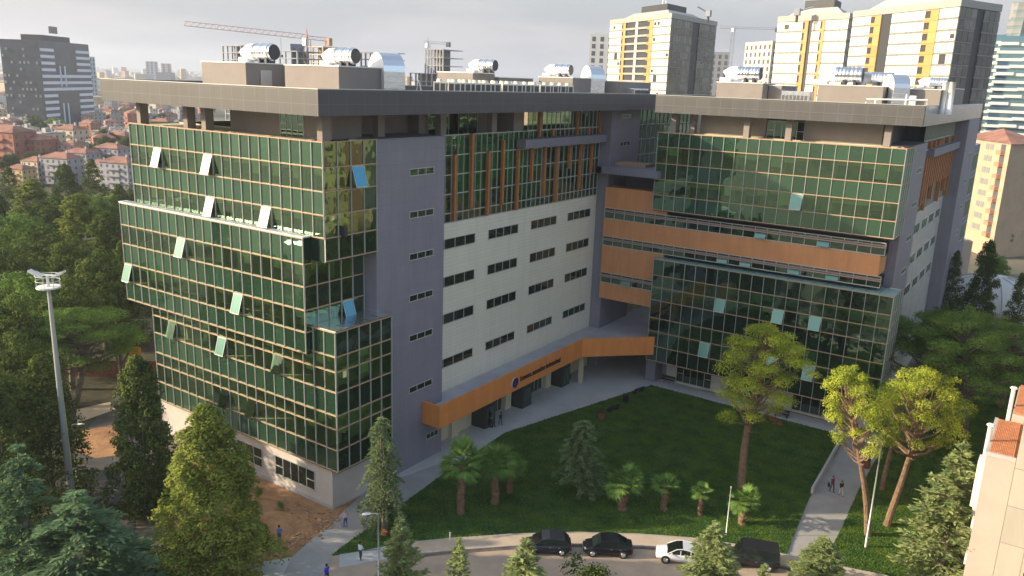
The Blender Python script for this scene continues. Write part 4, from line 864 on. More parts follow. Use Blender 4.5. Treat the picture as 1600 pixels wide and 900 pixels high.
put('pine_tree', 'pin3', 1465, 600, 0, 130, 'shaded pine behind the straight reddish pine', base=(1424, 706), rz=1)
put('pine_tree', 'pin4', 1450, 480, 0, 200, 'spreading dark green pine at the right corner of the right wing', base=(1440, 668), rz=2)
put('pine_tree', 'pin4', 1545, 475, 0, 190, 'largest dark pine by the alley at the right', base=(1500, 690), rz=4)
put('pine_tree', 'pin3', 1590, 500, 12, 140, 'pine crown cut by the right photo edge')
for px, py, h, wpx, pk, lb in ((1497, 395, 15, 62, 'cyp3', 'dark tall conifer before the beige hall'), (1548, 378, 17, 60, 'cyp2', 'dark pointed conifer left of the white dome'), (1597, 430, 15, 60, 'cyp3', 'dark conifer at the photo edge in front of the white dome'), (1475, 470, 12, 70, 'brd1', 'dark evergreen beside the right flank of the right wing')):
    put('conifer_tree', pk, px, py, h, wpx, lb)
for px, py, wpx in ((1560, 392, 50), (1590, 330, 40), (1575, 345, 30)): put('evergreen_tree', 'brd2', px, py, 9, wpx, 'small green tree %s' % {1560: 'behind the pointed conifer', 1590: 'at the photo edge below the apartment block', 1575: 'at the foot of the orange and cream apartment block'}[px])
# --- near bottom row
put('cedar_tree', 'ced2', 625, 808, 6.5, 98, 'pale young cedar right of the near street lamp', rz=1)
put('cedar_tree', 'ced2', 718, 838, 6.0, 70, 'narrow young cedar with a dark foot at the bottom, second of the near row', rz=2)
put('cedar_tree', 'ced2', 822, 840, 7.0, 120, 'yellow-green young cedar overlapping the dark grey car', rz=3)
put('cedar_tree', 'ced4', 1118, 815, 7.5, 132, 'feathery twin-topped cedar in front of the white car', rz=.3)
put('cedar_tree', 'ced2', 1195, 880, 5.5, 70, 'tip of a bright young cedar in front of the dark van', rz=5)
put('cedar_tree', 'ced4', 1290, 838, 5.0, 118, 'low spreading pale cedar at the lower end of the footpath', rz=4)
put('cedar_tree', 'ced4', 1470, 693, 0, 178, 'large grey-green cedar beside the cream building at the right', base=(1465, 915), rz=2)
put('shrub', 'shr2', 935, 876, 2.6, 85, 'dark rounded bush at the bottom below the black car', 'bush')
put('shrub', 'shr1', 405, 760, 0, 18, 'small green shrub on the bare earth, nearer the cypress', 'bush', base=(404, 782)); put('shrub', 'shr1', 440, 783, 0, 14, 'smaller green shrub on the bare earth near the wall window', 'bush', base=(440, 800))
P_, T_, N_, l_, w_ = foliage_clumps([(0, 0, 0), (.7, .2, -.2)], [.6, .45], 160, .28, .16, .9); me = quads_mesh('dead_leaves', P_, T_, N_, l_, w_, 'leafK')
p = onz(1200, 657, 5.0); o = link('dead_branch', me); 
p2 = onz(1158, 762, 0); t_ = depth(p2); q = atd(1204, 657, t_-1); o.location = tuple(q); o.scale = (1.1,)*3
tag(o, 'rust brown withered branch hanging at the lower right of the big lawn pine', 'branch')
# ================================================================== lamps, masts
def mast():
    p = onz(114, 795, 0); H = up_h(p, 447)
    o = empty('floodlight_mast', (p[0], p[1], 0), 'tall white floodlight mast with a round head platform rising over the left trees', 'floodlight mast')
    b = MB(); n = 26; b.tube([(0, 0, H*i/n) for i in range(n+1)], [lerp(.34, .15, i/n) for i in range(n+1)], 12); b.build('pole', ['pole'], o, True)
    for i in range(1, 26, 2):
        pass
    b = MB()
    for i in range(1, 24): z = H*i/24.; b.box(lerp(.34, .15, i/24), lerp(.34, .15, i/24)+.10, -.03, .03, z, z+.05)
    b.build('climbing_steps', ['pole'], o)
    b = MB(); K = 16
    b.prism([(.95*math.cos(2*PI*i/K), .95*math.sin(2*PI*i/K)) for i in range(K)], H-.15, H-.02, 0)
    for z in (H+.5, H+.95): b.tube([(.95*math.cos(2*PI*i/K), .95*math.sin(2*PI*i/K), z) for i in range(K+1)], .025, 4)
    for i in range(0, K, 2): b.tube([(.95*math.cos(2*PI*i/K), .95*math.sin(2*PI*i/K), H), (.95*math.cos(2*PI*i/K), .95*math.sin(2*PI*i/K), H+.95)], .02, 4)
    b.build('head_platform', ['lampw'], o)
    b = MB(); b.tube([(0, 0, H-.1), (0, 0, H+.95)], .12, 8); b.tube([(-1.0*Rv[0], -1.0*Rv[1], H+.95), (1.0*Rv[0], 1.0*Rv[1], H+.95)], .07, 6); b.build('crossbar', ['lampw'], o)
    for s in (-1, 1):
        for q in (0, 1):
            f = MB(); c = Vector((s*(.75+.45*q)*Rv[0], s*(.75+.45*q)*Rv[1], H+1.0+.16*q)); t = Vector((Rv[0]*s, Rv[1]*s, .55)).normalized(); u = Vector((0, 0, 1)).cross(t).normalized(); w_ = t.cross(u)
            n0 = len(f.v)
            for a in (-.32, .32):
                for bb in (-.25, .25):
                    for cc in (-.09, .09): f.v.append(tuple(c+t*a+u*bb+w_*cc))
            for fc in ((0, 1, 3, 2), (4, 6, 7, 5), (0, 4, 5, 1), (2, 3, 7, 6), (0, 2, 6, 4), (1, 5, 7, 3)): f.f.append(tuple(n0+i for i in fc)); f.m.append(0)
            f.build('floodlight', ['lampw'], o)
def up_h(p, yt):
    lo, hi = 0., 60.
    for _ in range(40):
        mid = (lo+hi)/2; dd = np.array([p[0], p[1], mid])-np.array([0, 0, CAMZ]); y = 450+FOC*(dd@Dx)/(dd@Fv)
        if y > yt: lo = mid
        else: hi = mid
    return lo
mast()
def lamp(p, H, ang, label, arm=.55, r0=.085):
    o = empty('street_lamp', (p[0], p[1], 0), label, 'street lamp', 'street lamps', ang)
    b = MB(); b.tube([(0, 0, 0), (0, 0, 1.2), (0, 0, 1.21), (0, 0, H)], [r0*1.25, r0*1.2, r0, r0*.6], 10); b.build('pole', ['pole'], o, True)
    b = MB(); b.tube([(0, 0, H-.05), (arm*.4, 0, H+.08), (arm, 0, H+.1)], [.04, .035, .035], 6); b.build('arm', ['pole'], o)
    b = MB(); K = 10; n0 = len(b.v)
    for i, (x, w_, h) in enumerate(((0, .05, .05), (.12, .13, .10), (.4, .17, .13), (.62, .12, .09), (.7, .03, .03))):
        for j in range(K): a = 2*PI*j/K; b.v.append((arm+x, math.cos(a)*w_, H+.1+math.sin(a)*h*(.9 if math.sin(a) > 0 else .35)))
    for i in range(4):
        for j in range(K): j2 = (j+1) % K; b.f.append((n0+i*K+j, n0+i*K+j2, n0+(i+1)*K+j2, n0+(i+1)*K+j)); b.m.append(0)
    b.f.append(tuple(n0+j for j in range(K))); b.m.append(0); b.f.append(tuple(n0+4*K+j for j in reversed(range(K)))); b.m.append(0)
    b.build('lamp_head', ['lampw'], o, True); return o
p = onz(1352, 857, 0); lamp(p, up_h(p, 694), math.atan2(-Rv[1], -Rv[0]), 'slim street lamp on the grass right of the footpath, its head turned left')
p = onz(592, 925, 0); lamp(p, up_h(p, 803), math.atan2(-Rv[1], -Rv[0])+.3, 'street lamp with white head at the near end of the diagonal path')
p = onz(98, 790, 0); p = p-np.array([2.0, -2.5, 0]); lamp(p, up_h(p, 664), math.atan2(Rv[1], Rv[0]), 'street lamp whose white head peeps out beside the floodlight mast')
p = onz(1134, 838, 0); b = MB(); b.tube([(0, 0, 0), (0, 0, up_h(p, 763))], [.055, .035], 8); b.tube([(0, 0, up_h(p, 763)), (0, 0, up_h(p, 763)+.1)], [.06, .03], 8); o = b.build('flagpole', ['lampw'], None, True); o.location = (p[0], p[1], .1); tag(o, 'plain short white pole without flag beside the feathery cedar', 'pole')
p = onz(703, 846, 0); b = MB(); b.tube([(0, 0, 0), (0, 0, .75)], .07, 8); b.tube([(0, 0, .75), (0, 0, .8)], [.09, .05], 8); o = b.build('bollard', ['lampw']); o.location = (p[0], p[1], .1); tag(o, 'short white marker post at the lower lawn edge above the pavement', 'post')
# ================================================================== benches, bins, wall
def bench(p, ang, label, mt='blackp', legs='dark'):
    o = empty('bench', (p[0], p[1], .03), label, 'bench', 'benches of the court', ang)
    b = MB()
    for i in range(4): b.box(-.95, .95, -.24+i*.13, -.14+i*.13, .42, .46, 0)
    b.build('seat', [mt], o)
    b = MB()
    for i in range(3): b.box(-.95, .95, .27, .30, .55+i*.13, .65+i*.13, 0)
    b.build('backrest', [mt], o)
    for s in (-.7, .7):
        b = MB(); b.box(s-.05, s+.05, -.22, .26, 0, .41, 0); b.box(s-.04, s+.04, .30, .34, .3, .9, 0); b.build('leg', [legs], o)
    return o
def bin_(p, mt, label, group):
    o = empty('litter_bin', (p[0], p[1], .03), label, 'bin', group)
    b = MB(); K = 12
    b.prism([(.36*math.cos(2*PI*i/K), .36*math.sin(2*PI*i/K)) for i in range(K)], .05, 1.0, 0)
    for i in range(K): a = 2*PI*(i+.5)/K; b.tube([(.37*math.cos(a), .37*math.sin(a), .08), (.37*math.cos(a), .37*math.sin(a), .97)], .03, 4)
    b.build('barrel', [mt], o); b = MB(); b.prism([(.40*math.cos(2*PI*i/K), .40*math.sin(2*PI*i/K)) for i in range(K)], 1.0, 1.08, 0); b.build('lid', ['blackp'], o)
EA = math.atan2(-21.7+0, 6)   # along the lawn edge
ea = math.atan2(g2(1018, 603)[1]-g2(790, 677)[1], g2(1018, 603)[0]-g2(790, 677)[0])
bench(onz(996, 615), ea+PI, 'dark slatted bench at the far end of the plaza edge, nearest the green lawn corner'); bench(onz(957, 643), ea+PI, 'dark slatted bench between the two plaza bins')
bench((-39.9+.4-1.2, 98.2), 0, 'dark bench on a pale base against the right wing wall, at its left end', legs='concl'); bench(onz(1222, 650)-np.array([0, .4, 0]), 0, 'dark bench on a pale base by the right wing wall behind the big pine'); bench(onz(1318, 668), 0, 'dark bench at the right end of the right wing wall')
bench(onz(884, 594), ea, 'dark bench standing beside the last entrance lobby under the canopy')
bin_(onz(977, 629), 'blackp', 'dark round litter bin on the plaza edge between the two benches', 'round litter bins'); bin_(onz(939, 656), 'wood', 'orange-brown wooden litter bin at the near plaza edge', 'round litter bins'); bin_(onz(1353, 731), 'wood', 'brown wooden litter bin on the right side of the footpath', 'round litter bins')
a = np.array(g2(1318, 684)); c = np.array(g2(1268, 773)); t = (c-a)/np.linalg.norm(c-a); n = np.array([-t[1], t[0]])*.12; b = MB(); b.prism([tuple(a-n), tuple(c-n), tuple(c+n), tuple(a+n)][::-1], 0, .75, 0); tag(b.build('low_wall', ['concl']), 'low pale concrete wall between the lawn and the footpath', 'wall')
# yellow sign
p = onz(211, 562, 0); p = p*.93; o = empty('road_sign', (p[0], p[1], 0), 'square yellow sign board behind the dark cypress at the corner of the glass building', 'sign', None, 0)
cs = atd(211, 550, depth(p)); b = MB(); b.tube([(0, 0, 0), (0, 0, cs[2])], .06, 6); b.build('post', ['pole'], o)
b = MB(); u = np.array([Rv[0], Rv[1]]); n_ = np.array([Rv[1], -Rv[0]]); w_ = .78; off_ = (cs[0]-p[0], cs[1]-p[1])
b.obox((off_[0]-u[0]*w_, off_[1]-u[1]*w_), u, n_, 0, 2*w_, .07, .12, cs[2]-.75, cs[2]+.75, 0)
for zz in (.35, .1, -.15): b.obox((off_[0]-u[0]*w_, off_[1]-u[1]*w_), u, n_, .3, 2*w_-.35, .121, .125, cs[2]+zz, cs[2]+zz+.08, 1)
b.build('sign_board', ['yellow', 'wood'], o)
# brick yard wall and gate behind the bare tree
p = onz(150, 590, 0); b = MB(); b.obox((p[0]-6, p[1]-4), (.78, .62), (.62, -.78), 0, 26, 0, .3, 0, 2.2, 0); tag(b.build('yard_wall', [mat('old_brick', (.25, .10, .06), .9, 0, .3, 3, .5, 8)]), 'old red-brown yard wall behind the leafless tree left of the glass building', 'wall')
# stray planks and stones at the cedar foot
p = onz(604, 832, 0)
for i, (dx, dy, r) in enumerate(((.2, -.5, .5), (1.0, -.2, .2), (1.3, .4, -.5))):
    b = MB(); K = 10; b.prism([(.42*math.cos(2*PI*i_/K), .42*math.sin(2*PI*i_/K)) for i_ in range(K)], 0, .55, 0, 1); b.prism([(.46*math.cos(2*PI*i_/K), .46*math.sin(2*PI*i_/K)) for i_ in range(K)], .5, .58, 0); o = b.build('flower_pot', ['terr', 'lawn']); o.scale = (.62,)*3; o.location = (p[0]+dx, p[1]+dy, .1); tag(o, ['terracotta pot at the cedar foot, nearest the path', 'middle terracotta pot at the cedar foot', 'terracotta pot at the cedar foot, nearest the lawn'][i], 'pot', 'terracotta pots at the cedar foot')
# ================================================================== rooftop plant
def elbow_duct(p, ang, L_, rad, label, white=True, mouth=True, sq=False):
    o = empty('roof_duct', p, label, 'duct', 'silver ventilation ducts on the roofs', ang)
    b = MB(); r = rad; b.tube([(-L_*.5, 0, 0), (-L_*.5, 0, r*.5), (-L_*.47, 0, r*.9), (-L_*.35, 0, r*1.25), (-L_*.15, 0, r*1.3)], [r, r, r, r, r], 14, 0); b.build('elbow', ['steelw' if white else 'steel'], o, True)  # bend coloured white as if sunlit; the duct is silver
    c = MB(); n = 14; pts = [(-L_*.15+L_*.65*i/n, 0, r*1.3) for i in range(n+1)]; c.tube(pts, [r*(.93+.05*(i % 2)) for i in range(n+1)], 18, 0, False); c.build('barrel', ['steel'], o)
    d = MB(); d.tube([(L_*.5, 0, r*1.3), (L_*.506, 0, r*1.3)], [r*.9, r*.9], 18); d.build('mouth', ['dark'], o)
    for x in (-.1, .15, .4):
        e = MB(); e.tube([(L_*x, 0, r*1.3), (L_*x+.05, 0, r*1.3)], [r*1.05, r*1.05], 18); e.build('band', ['steel'], o)
    f = MB(); f.box(L_*.05, L_*.12, -r*.7, r*.7, 0, r*.6); f.box(L_*.3, L_*.37, -r*.7, r*.7, 0, r*.6); f.build('cradle', ['dark'], o); return o
def at_y(px, py, Y): return ony(px, py, Y)
A0 = YAW
def duct_at(px0, px1, pybase, Y, zb, label, ang=None, rad=None, **k):
    c = ony((px0+px1)/2, pybase, Y); L_ = (px1-px0)/FOC*depth(c)*1.02
    return elbow_duct((c[0], c[1], zb), (math.atan2(Rv[1], Rv[0])-.55 if ang is None else ang), L_, rad or L_*.20, label, **k)
duct_at(376, 438, 97, 53, 39.88, 'silver duct with dark round mouth on the left roof box, nearest the left end')
duct_at(504, 563, 101, 53.5, 39.78, 'silver elbow duct with bend whitened as if sunlit on the front roof box of the left wing')
duct_at(734, 777, 114, 82.5, 39.85, 'small silver duct on the middle roof box of the left wing')
duct_at(853, 894, 117, 96, 39.72, 'silver elbow duct on the rear roof box of the left wing')
duct_at(1135, 1187, 127, 104, 39.8, 'silver elbow duct on the left roof box of the right wing')
duct_at(1285, 1344, 130, 104.5, 39.85, 'large banded duct over the long roof box of the right wing')
duct_at(1346, 1392, 130, 106, 39.85, 'short duct behind the square riser on the right wing roof')
duct_at(1440, 1478, 133, 108, 39.7, 'small duct at the right end of the right wing roof')
def square_duct(px0, px1, pytop, pybase, Y, label, d2=1.6):
    c = ony((px0+px1)/2, pybase, Y); W_ = (px1-px0)/FOC*depth(c); zt = ony((px0+px1)/2, pytop, Y)[2]; zb = max(37.0, c[2])
    zb = 36.95; o = empty('roof_duct', (c[0], c[1], zb), label, 'duct', 'silver ventilation ducts on the roofs', math.atan2(-c[1], -c[0])+.45); H = zt-zb; W_ *= .95; d2 = W_*.62
    b = MB(); prof = [(-W_*.5, 0), (-W_*.5, 0)]
    # upside-down U: wide riser on the right, drop bend to the left
    pr = [(-W_*.05, 0), (-W_*.05, H*.45), (-W_*.5, H*.70), (-W_*.5, H*.98), (W_*.12, H)]
    K = 10; ro_ = W_*.5; hc = H-ro_
    outer = [(ro_*math.cos(PI*i/K), hc+ro_*math.sin(PI*i/K)) for i in range(K+1)]; inner = [(ro_*.12*math.cos(PI*i/K), hc+ro_*.12*math.sin(PI*i/K)) for i in range(K, -1, -1)]
    pr = [(ro_, 0)]+outer+[(-ro_, hc-W_*.18), (-ro_*.05, hc-W_*.50), (-ro_*.05, hc-W_*.12)]+inner[1:-1]+[(ro_*.12, hc), (ro_*.12, 0)]
    pr = pr[::-1]
    n = len(pr); n0 = len(b.v); b.v += [(x, -d2/2, z) for x, z in pr]+[(x, d2/2, z) for x, z in pr]
    for i in range(n): j = (i+1) % n; b.f.append((n0+i, n0+n+i, n0+n+j, n0+j)); b.m.append(0)
    b.f.append(tuple(n0+i for i in range(n))); b.m.append(1); b.f.append(tuple(n0+n+i for i in reversed(range(n)))); b.m.append(1)
    b.build('casing', ['steel', 'steelw'], o)
    for z in (.12, .25, .38, .5):
        e = MB(); e.box(W_*.04, W_*.52, -d2/2-.03, d2/2+.03, H*z, H*z+.04); e.build('seam', ['steelw'], o)
    return o
square_duct(574, 634, 82, 138, 56.5, 'tall square duct bending down beside the front roof box'); square_duct(905, 945, 103, 145, 100, 'square riser duct at the rear roof box of the left wing'); square_duct(1375, 1418, 116, 160, 104.5, 'bulky square riser duct between the right wing roof boxes')
for i, px in enumerate((1474, 1484)):
    c = ony(px, 160, 106); b = MB(); b.tube([(0, 0, 0), (0, 0, ony(px, 128, 106)[2]-36.95)], .35, 12); o = b.build('vent_pipe', ['steelw'], None, True); o.location = (c[0], c[1], 36.95); tag(o, 'white vertical vent pipe at the right roof end, the %s of two' % ('left' if i == 0 else 'right'), 'pipe', 'white vent pipes')
# condenser rows
def condenser():
    o = empty('condenser_unit', (0, 0, 0), 'x', 'air conditioner', 'cream condenser units in rows on the left wing roof')
    b = MB(); b.box(-.62, .62, -.4, .4, .1, 1.55, 0); b.build('casing', ['acw'], o, bevel=.03)
    b = MB(); b.box(-.52, -.06, -.415, -.40, .45, 1.4, 0); b.box(.06, .52, -.415, -.40, .45, 1.4, 0); b.box(.62, .635, -.3, .3, .4, 1.4, 0); b.build('grille', ['acg'], o)
    b = MB(); b.tube([(0, 0, 1.55), (0, 0, 1.80)], [.34, .30], 12); b.build('fan_cowl', ['acw'], o)
    b = MB(); b.box(-.5, -.4, -.38, .38, 0, .1); b.box(.4, .5, -.38, .38, 0, .1); b.build('foot', ['dark'], o); return o
cu = condenser(); k_ = 0
for row, X in enumerate((-53.2, -55.6)):
    for i in range(13):
        y = 66.6+i*1.75+row*.6+(.7 if i > 4 else 0)+(.7 if i > 8 else 0)
        o = cu if k_ == 0 else copy_tree(cu); k_ += 1
        o.location = (X, y, 36.95); o.rotation_euler = (0, 0, math.atan2(Rv[1], Rv[0])+.1)
        o['label'] = 'cream condenser unit, %s in the %s row on the left wing roof' % (ORD[i], 'front' if row == 0 else 'back')
        o['group'] = ('front row of condenser units' if row == 0 else 'back row of condenser units'); o.scale = (1.05, 1.05, 1.12)
for (X, y, w_, nm) in ((-53.4, 106, 5, 'grey air handling unit at the far end of the left wing roof'), ):
    o = empty('air_handler', (X, y, 36.95), nm, 'air conditioner'); b = MB(); b.box(-2, 2, -2.2, 2.2, .2, 1.6); b.build('casing', ['steel'], o, bevel=.04); b = MB(); [b.box(2.01, 2.03, -2+i*.55, -1.6+i*.55, .5, 1.4) for i in range(8)]; b.build('grille', ['acg'], o)
o = empty('air_handler', (-29.2, 103.2, 36.95), 'grey louvred unit between the roof boxes of the right wing', 'air conditioner'); b = MB(); b.box(-1.7, 1.7, -1, 1, .2, 2.0); b.build('casing', ['steel'], o, bevel=.04); b = MB(); [b.box(-1.6+i*.45, -1.3+i*.45, -1.03, -1.01, .4, 1.5) for i in range(7)]; b.build('grille', ['acg'], o)
b = MB(); c0 = -20.5
b.tube([(c0, 99.2, 37.9), (c0, 99.2, 38.35), (c0+6.2, 99.2, 38.5), (c0+6.2, 99.2, 37.0)], .09, 6); b.tube([(c0+1, 99.2, 37.0), (c0+1, 99.2, 38.3)], .12, 6); b.tube([(c0+4.1, 99.2, 37), (c0+4.1, 99.2, 39.0)], .11, 6); b.box(c0+4.0, c0+5.0, 99.3, 99.9, 37, 38.9); tag(b.build('roof_pipework', ['steelw']), 'white pipe run and meter box along the front edge of the right wing roof', 'pipes')
b = MB(); q = np.array([-56.2, 64.0]); b.tube([(q[0], q[1], 36.95), (q[0]+.5, q[1], 38.8)], .03, 4); b.tube([(q[0]+1, q[1], 36.95), (q[0]+.5, q[1], 38.8)], .03, 4); b.tube([(q[0]+.5, q[1]+.8, 36.95), (q[0]+.5, q[1], 38.8)], .03, 4); tag(b.build('tripod', ['steelw']), 'thin white tripod on the left wing roof before the condensers', 'tripod')
# ================================================================== cars
def car(p, ang, paint, label, Lc=4.4, Wc=1.78, Hc=1.48, kind='sedan', roofglass=False):
    o = empty('parked_car', (p[0], p[1], .02), label, 'car', 'cars parked along the curved road', ang)
    hw = Wc/2; hl = Lc/2
    # front is +x
    if kind == 'van': st = [(-1, .55, .98, .9), (-.97, .42, 1.0, .96), (-.6, .36, 1.02, 1.0), (0, .34, 1.02, 1.0), (.45, .34, 1.0, 1.0), (.80, .36, .92, .98), (.95, .38, .78, .9), (1, .48, .66, .8)]
    else: st = [(-1, .52, .80, .82), (-.96, .36, .92, .9), (-.75, .30, .97, .98), (-.3, .26, .95, 1.0), (.25, .26, .93, 1.0), (.6, .28, .87, .98), (.86, .30, .76, .92), (.97, .34, .66, .82), (1, .45, .60, .7)]
    b = MB(); n0 = 0; ks = []
    for x, z0, z1, ww in st:
        w_ = hw*ww; X = x*hl; zm = (z0+z1)/2
        ks.append([(X, -w_*.9, z0), (X, -w_, zm*.95), (X, -w_*.985, z1-.10), (X, -w_*.90, z1-.01), (X, -w_*.5, z1+.03), (X, 0, z1+.045), (X, w_*.5, z1+.03), (X, w_*.90, z1-.01), (X, w_*.985, z1-.10), (X, w_, zm*.95), (X, w_*.9, z0)])
    for r in ks: b.v += r
    m_ = len(ks[0])
    for i in range(len(ks)-1):
        for j in range(m_-1): b.f.append((i*m_+j, (i+1)*m_+j, (i+1)*m_+j+1, i*m_+j+1)); b.m.append(0)
        b.f.append((i*m_, i*m_+m_-1, (i+1)*m_+m_-1, (i+1)*m_)); b.m.append(0)
    b.f.append(tuple(range(m_))); b.m.append(0); b.f.append(tuple((len(ks)-1)*m_+j for j in reversed(range(m_)))); b.m.append(0)
    b.build('body', [paint], o, True)
    if kind == 'sedan': g = [(-.80, .93, .93), (-.42, 1.40, .86), (.02, Hc, .84), (.30, 1.38, .84), (.62, .90, .92)]
    elif kind == 'hatch': g = [(-.93, .95, .90), (-.72, 1.42, .86), (-.1, Hc+.03, .86), (.22, 1.44, .86), (.58, .92, .92)]
    elif kind == 'coupe': g = [(-.82, .92, .90), (-.40, 1.30, .84), (.0, Hc-.05, .82), (.22, 1.36, .82), (.58, .90, .92)]
    else: g = [(-.98, .98, .94), (-.94, Hc, .90), (0, Hc+.05, .92), (.42, Hc, .9), (.68, .98, .95)]
    b = MB(); R_ = []
    for x, z, ww in g: R_.append((x*hl, hw*ww, z))
    base = [(x, hw*.93, .90) for x, w_, z in R_]
    roof = MB(); gl = MB()
    for s in (-1, 1):
        pl = [(x, s*w_, z) for x, w_, z in R_]; bs = [(x, s*hw*.955, .88) for x, w_, z in R_]
        gl.poly(([pl[0]]+pl[1:]+[pl[-1]])[:len(pl)] if s < 0 else [q for q in reversed(pl)], 0)
        for xp in (-.30, .08): gl.box(xp*hl-.035, xp*hl+.035, s*hw*.90-.01, s*hw*.90+.05*s, .90, 1.30, 1)
    def cross(i, j, mb, m=0): a, c = R_[i], R_[j]; mb.quad((a[0], -a[1], a[2]), (c[0], -c[1], c[2]), (c[0], c[1], c[2]), (a[0], a[1], a[2]), m)
    cross(0, 1, gl); cross(3, 4, gl)
    cross(1, 2, roof, 0); cross(2, 3, roof, 1 if roofglass else 0)
    for s in (-1, 1):
        for i in range(len(R_)-1):
            a, c = R_[i], R_[i+1]; roof.tube([(a[0], s*a[1], a[2]), (c[0], s*c[1], c[2])], .035, 5, 0)
    gl.build('windows', ['carglass', paint], o); roof.build('roof', [paint, 'carglass'], o)
    for x in (-.60, .62):
        for s in (-1, 1):
            w_ = MB(); yy = s*(hw-.10); xx = x*hl; r = .33; K = 18
            w_.tube([(xx, yy-.11, r), (xx, yy+.11, r)], [r, r], K); wo_ = w_.build('wheel', ['tyre'], o)
            q = MB(); ys = yy+s*.115; q.tube([(xx, ys-.01, r), (xx, ys+.012, r)], [r*.64, r*.60], 14); 
            for a in range(5): an = 2*PI*a/5; q.tube([(xx, ys+s*.014, r), (xx+math.cos(an)*r*.6, ys+s*.014, r+math.sin(an)*r*.6)], .03, 4, 1)
            q.build('rim', ['rim', 'rim'], wo_)
            a_ = MB(); a_.tube([(xx, yy-.08, r+.02), (xx, yy+s*.095, r+.02)], [r*1.16, r*1.16], K); a_.build('wheel_arch', ['blackp'], o)
    for s in (-1, 1):
        h = MB(); h.box(hl*.86, hl*.965, s*hw*.52, s*hw*.83, .60, .73); h.build('headlight', ['headl'], o, bevel=.03)
        t = MB(); t.box(-hl*.995, -hl*.90, s*hw*.55, s*hw*.90, .66, .85); t.build('tail_light', ['redl'], o, bevel=.03)
        mi = MB(); mi.box(hl*.38, hl*.46, s*hw*.97, s*(hw+.16), .93, 1.06); mi.build('mirror', [paint], o, bevel=.03)
        dh = MB(); [dh.box(hl*x_, hl*x_+.18, s*hw*.985, s*(hw*1.0+.015), .78, .81) for x_ in (-.15, -.52)]; dh.build('door_handle', ['rim'], o)
    pl = MB(); pl.box(hl*.985, hl*1.005, -.26, .26, .42, .53); pl.box(-hl*1.005, -hl*.985, -.26, .26, .55, .66); pl.build('number_plate', ['plate'], o)
    gr = MB(); gr.box(hl*.98, hl*1.0, -hw*.4, hw*.4, .56, .66); gr.build('grille', ['blackp'], o)
    return o
def carpos(x0, y0, x1, y1): a = onz(x0, y0); c = onz(x1, y1); return a, c
cl_ = []
for (x0, y0, x1, y1) in ((816, 868, 893, 870), (911, 870, 989, 874), (1026, 879, 1105, 889), (1140, 885, 1211, 896)):
    a, c = onz(x0, y0), onz(x1, y1); t = (c-a)/np.linalg.norm(c-a); n = np.array([-t[1], t[0], 0]); ctr = (a+c)/2+n*.85
    cl_.append((ctr, math.atan2(-t[1], -t[0]), np.linalg.norm(c-a)))
car(cl_[0][0], cl_[0][1], M['cardark'], 'dark grey hatchback parked at the left end of the row of cars', max(4.2, cl_[0][2]), kind='hatch', Hc=1.55)
car(cl_[1][0], cl_[1][1], M['carblack'], 'glossy black sedan parked behind the dark grey hatchback', cl_[1][2]*1.0, kind='sedan')
car(cl_[2][0], cl_[2][1], M['carwhite'], 'white coupe with a black glass roof, partly behind the feathery cedar', 4.4, kind='coupe', roofglass=True)
car(cl_[3][0], cl_[3][1], M['carvan'], 'dark boxy van at the right end of the row of cars', 4.3, 1.85, 1.85, kind='van')
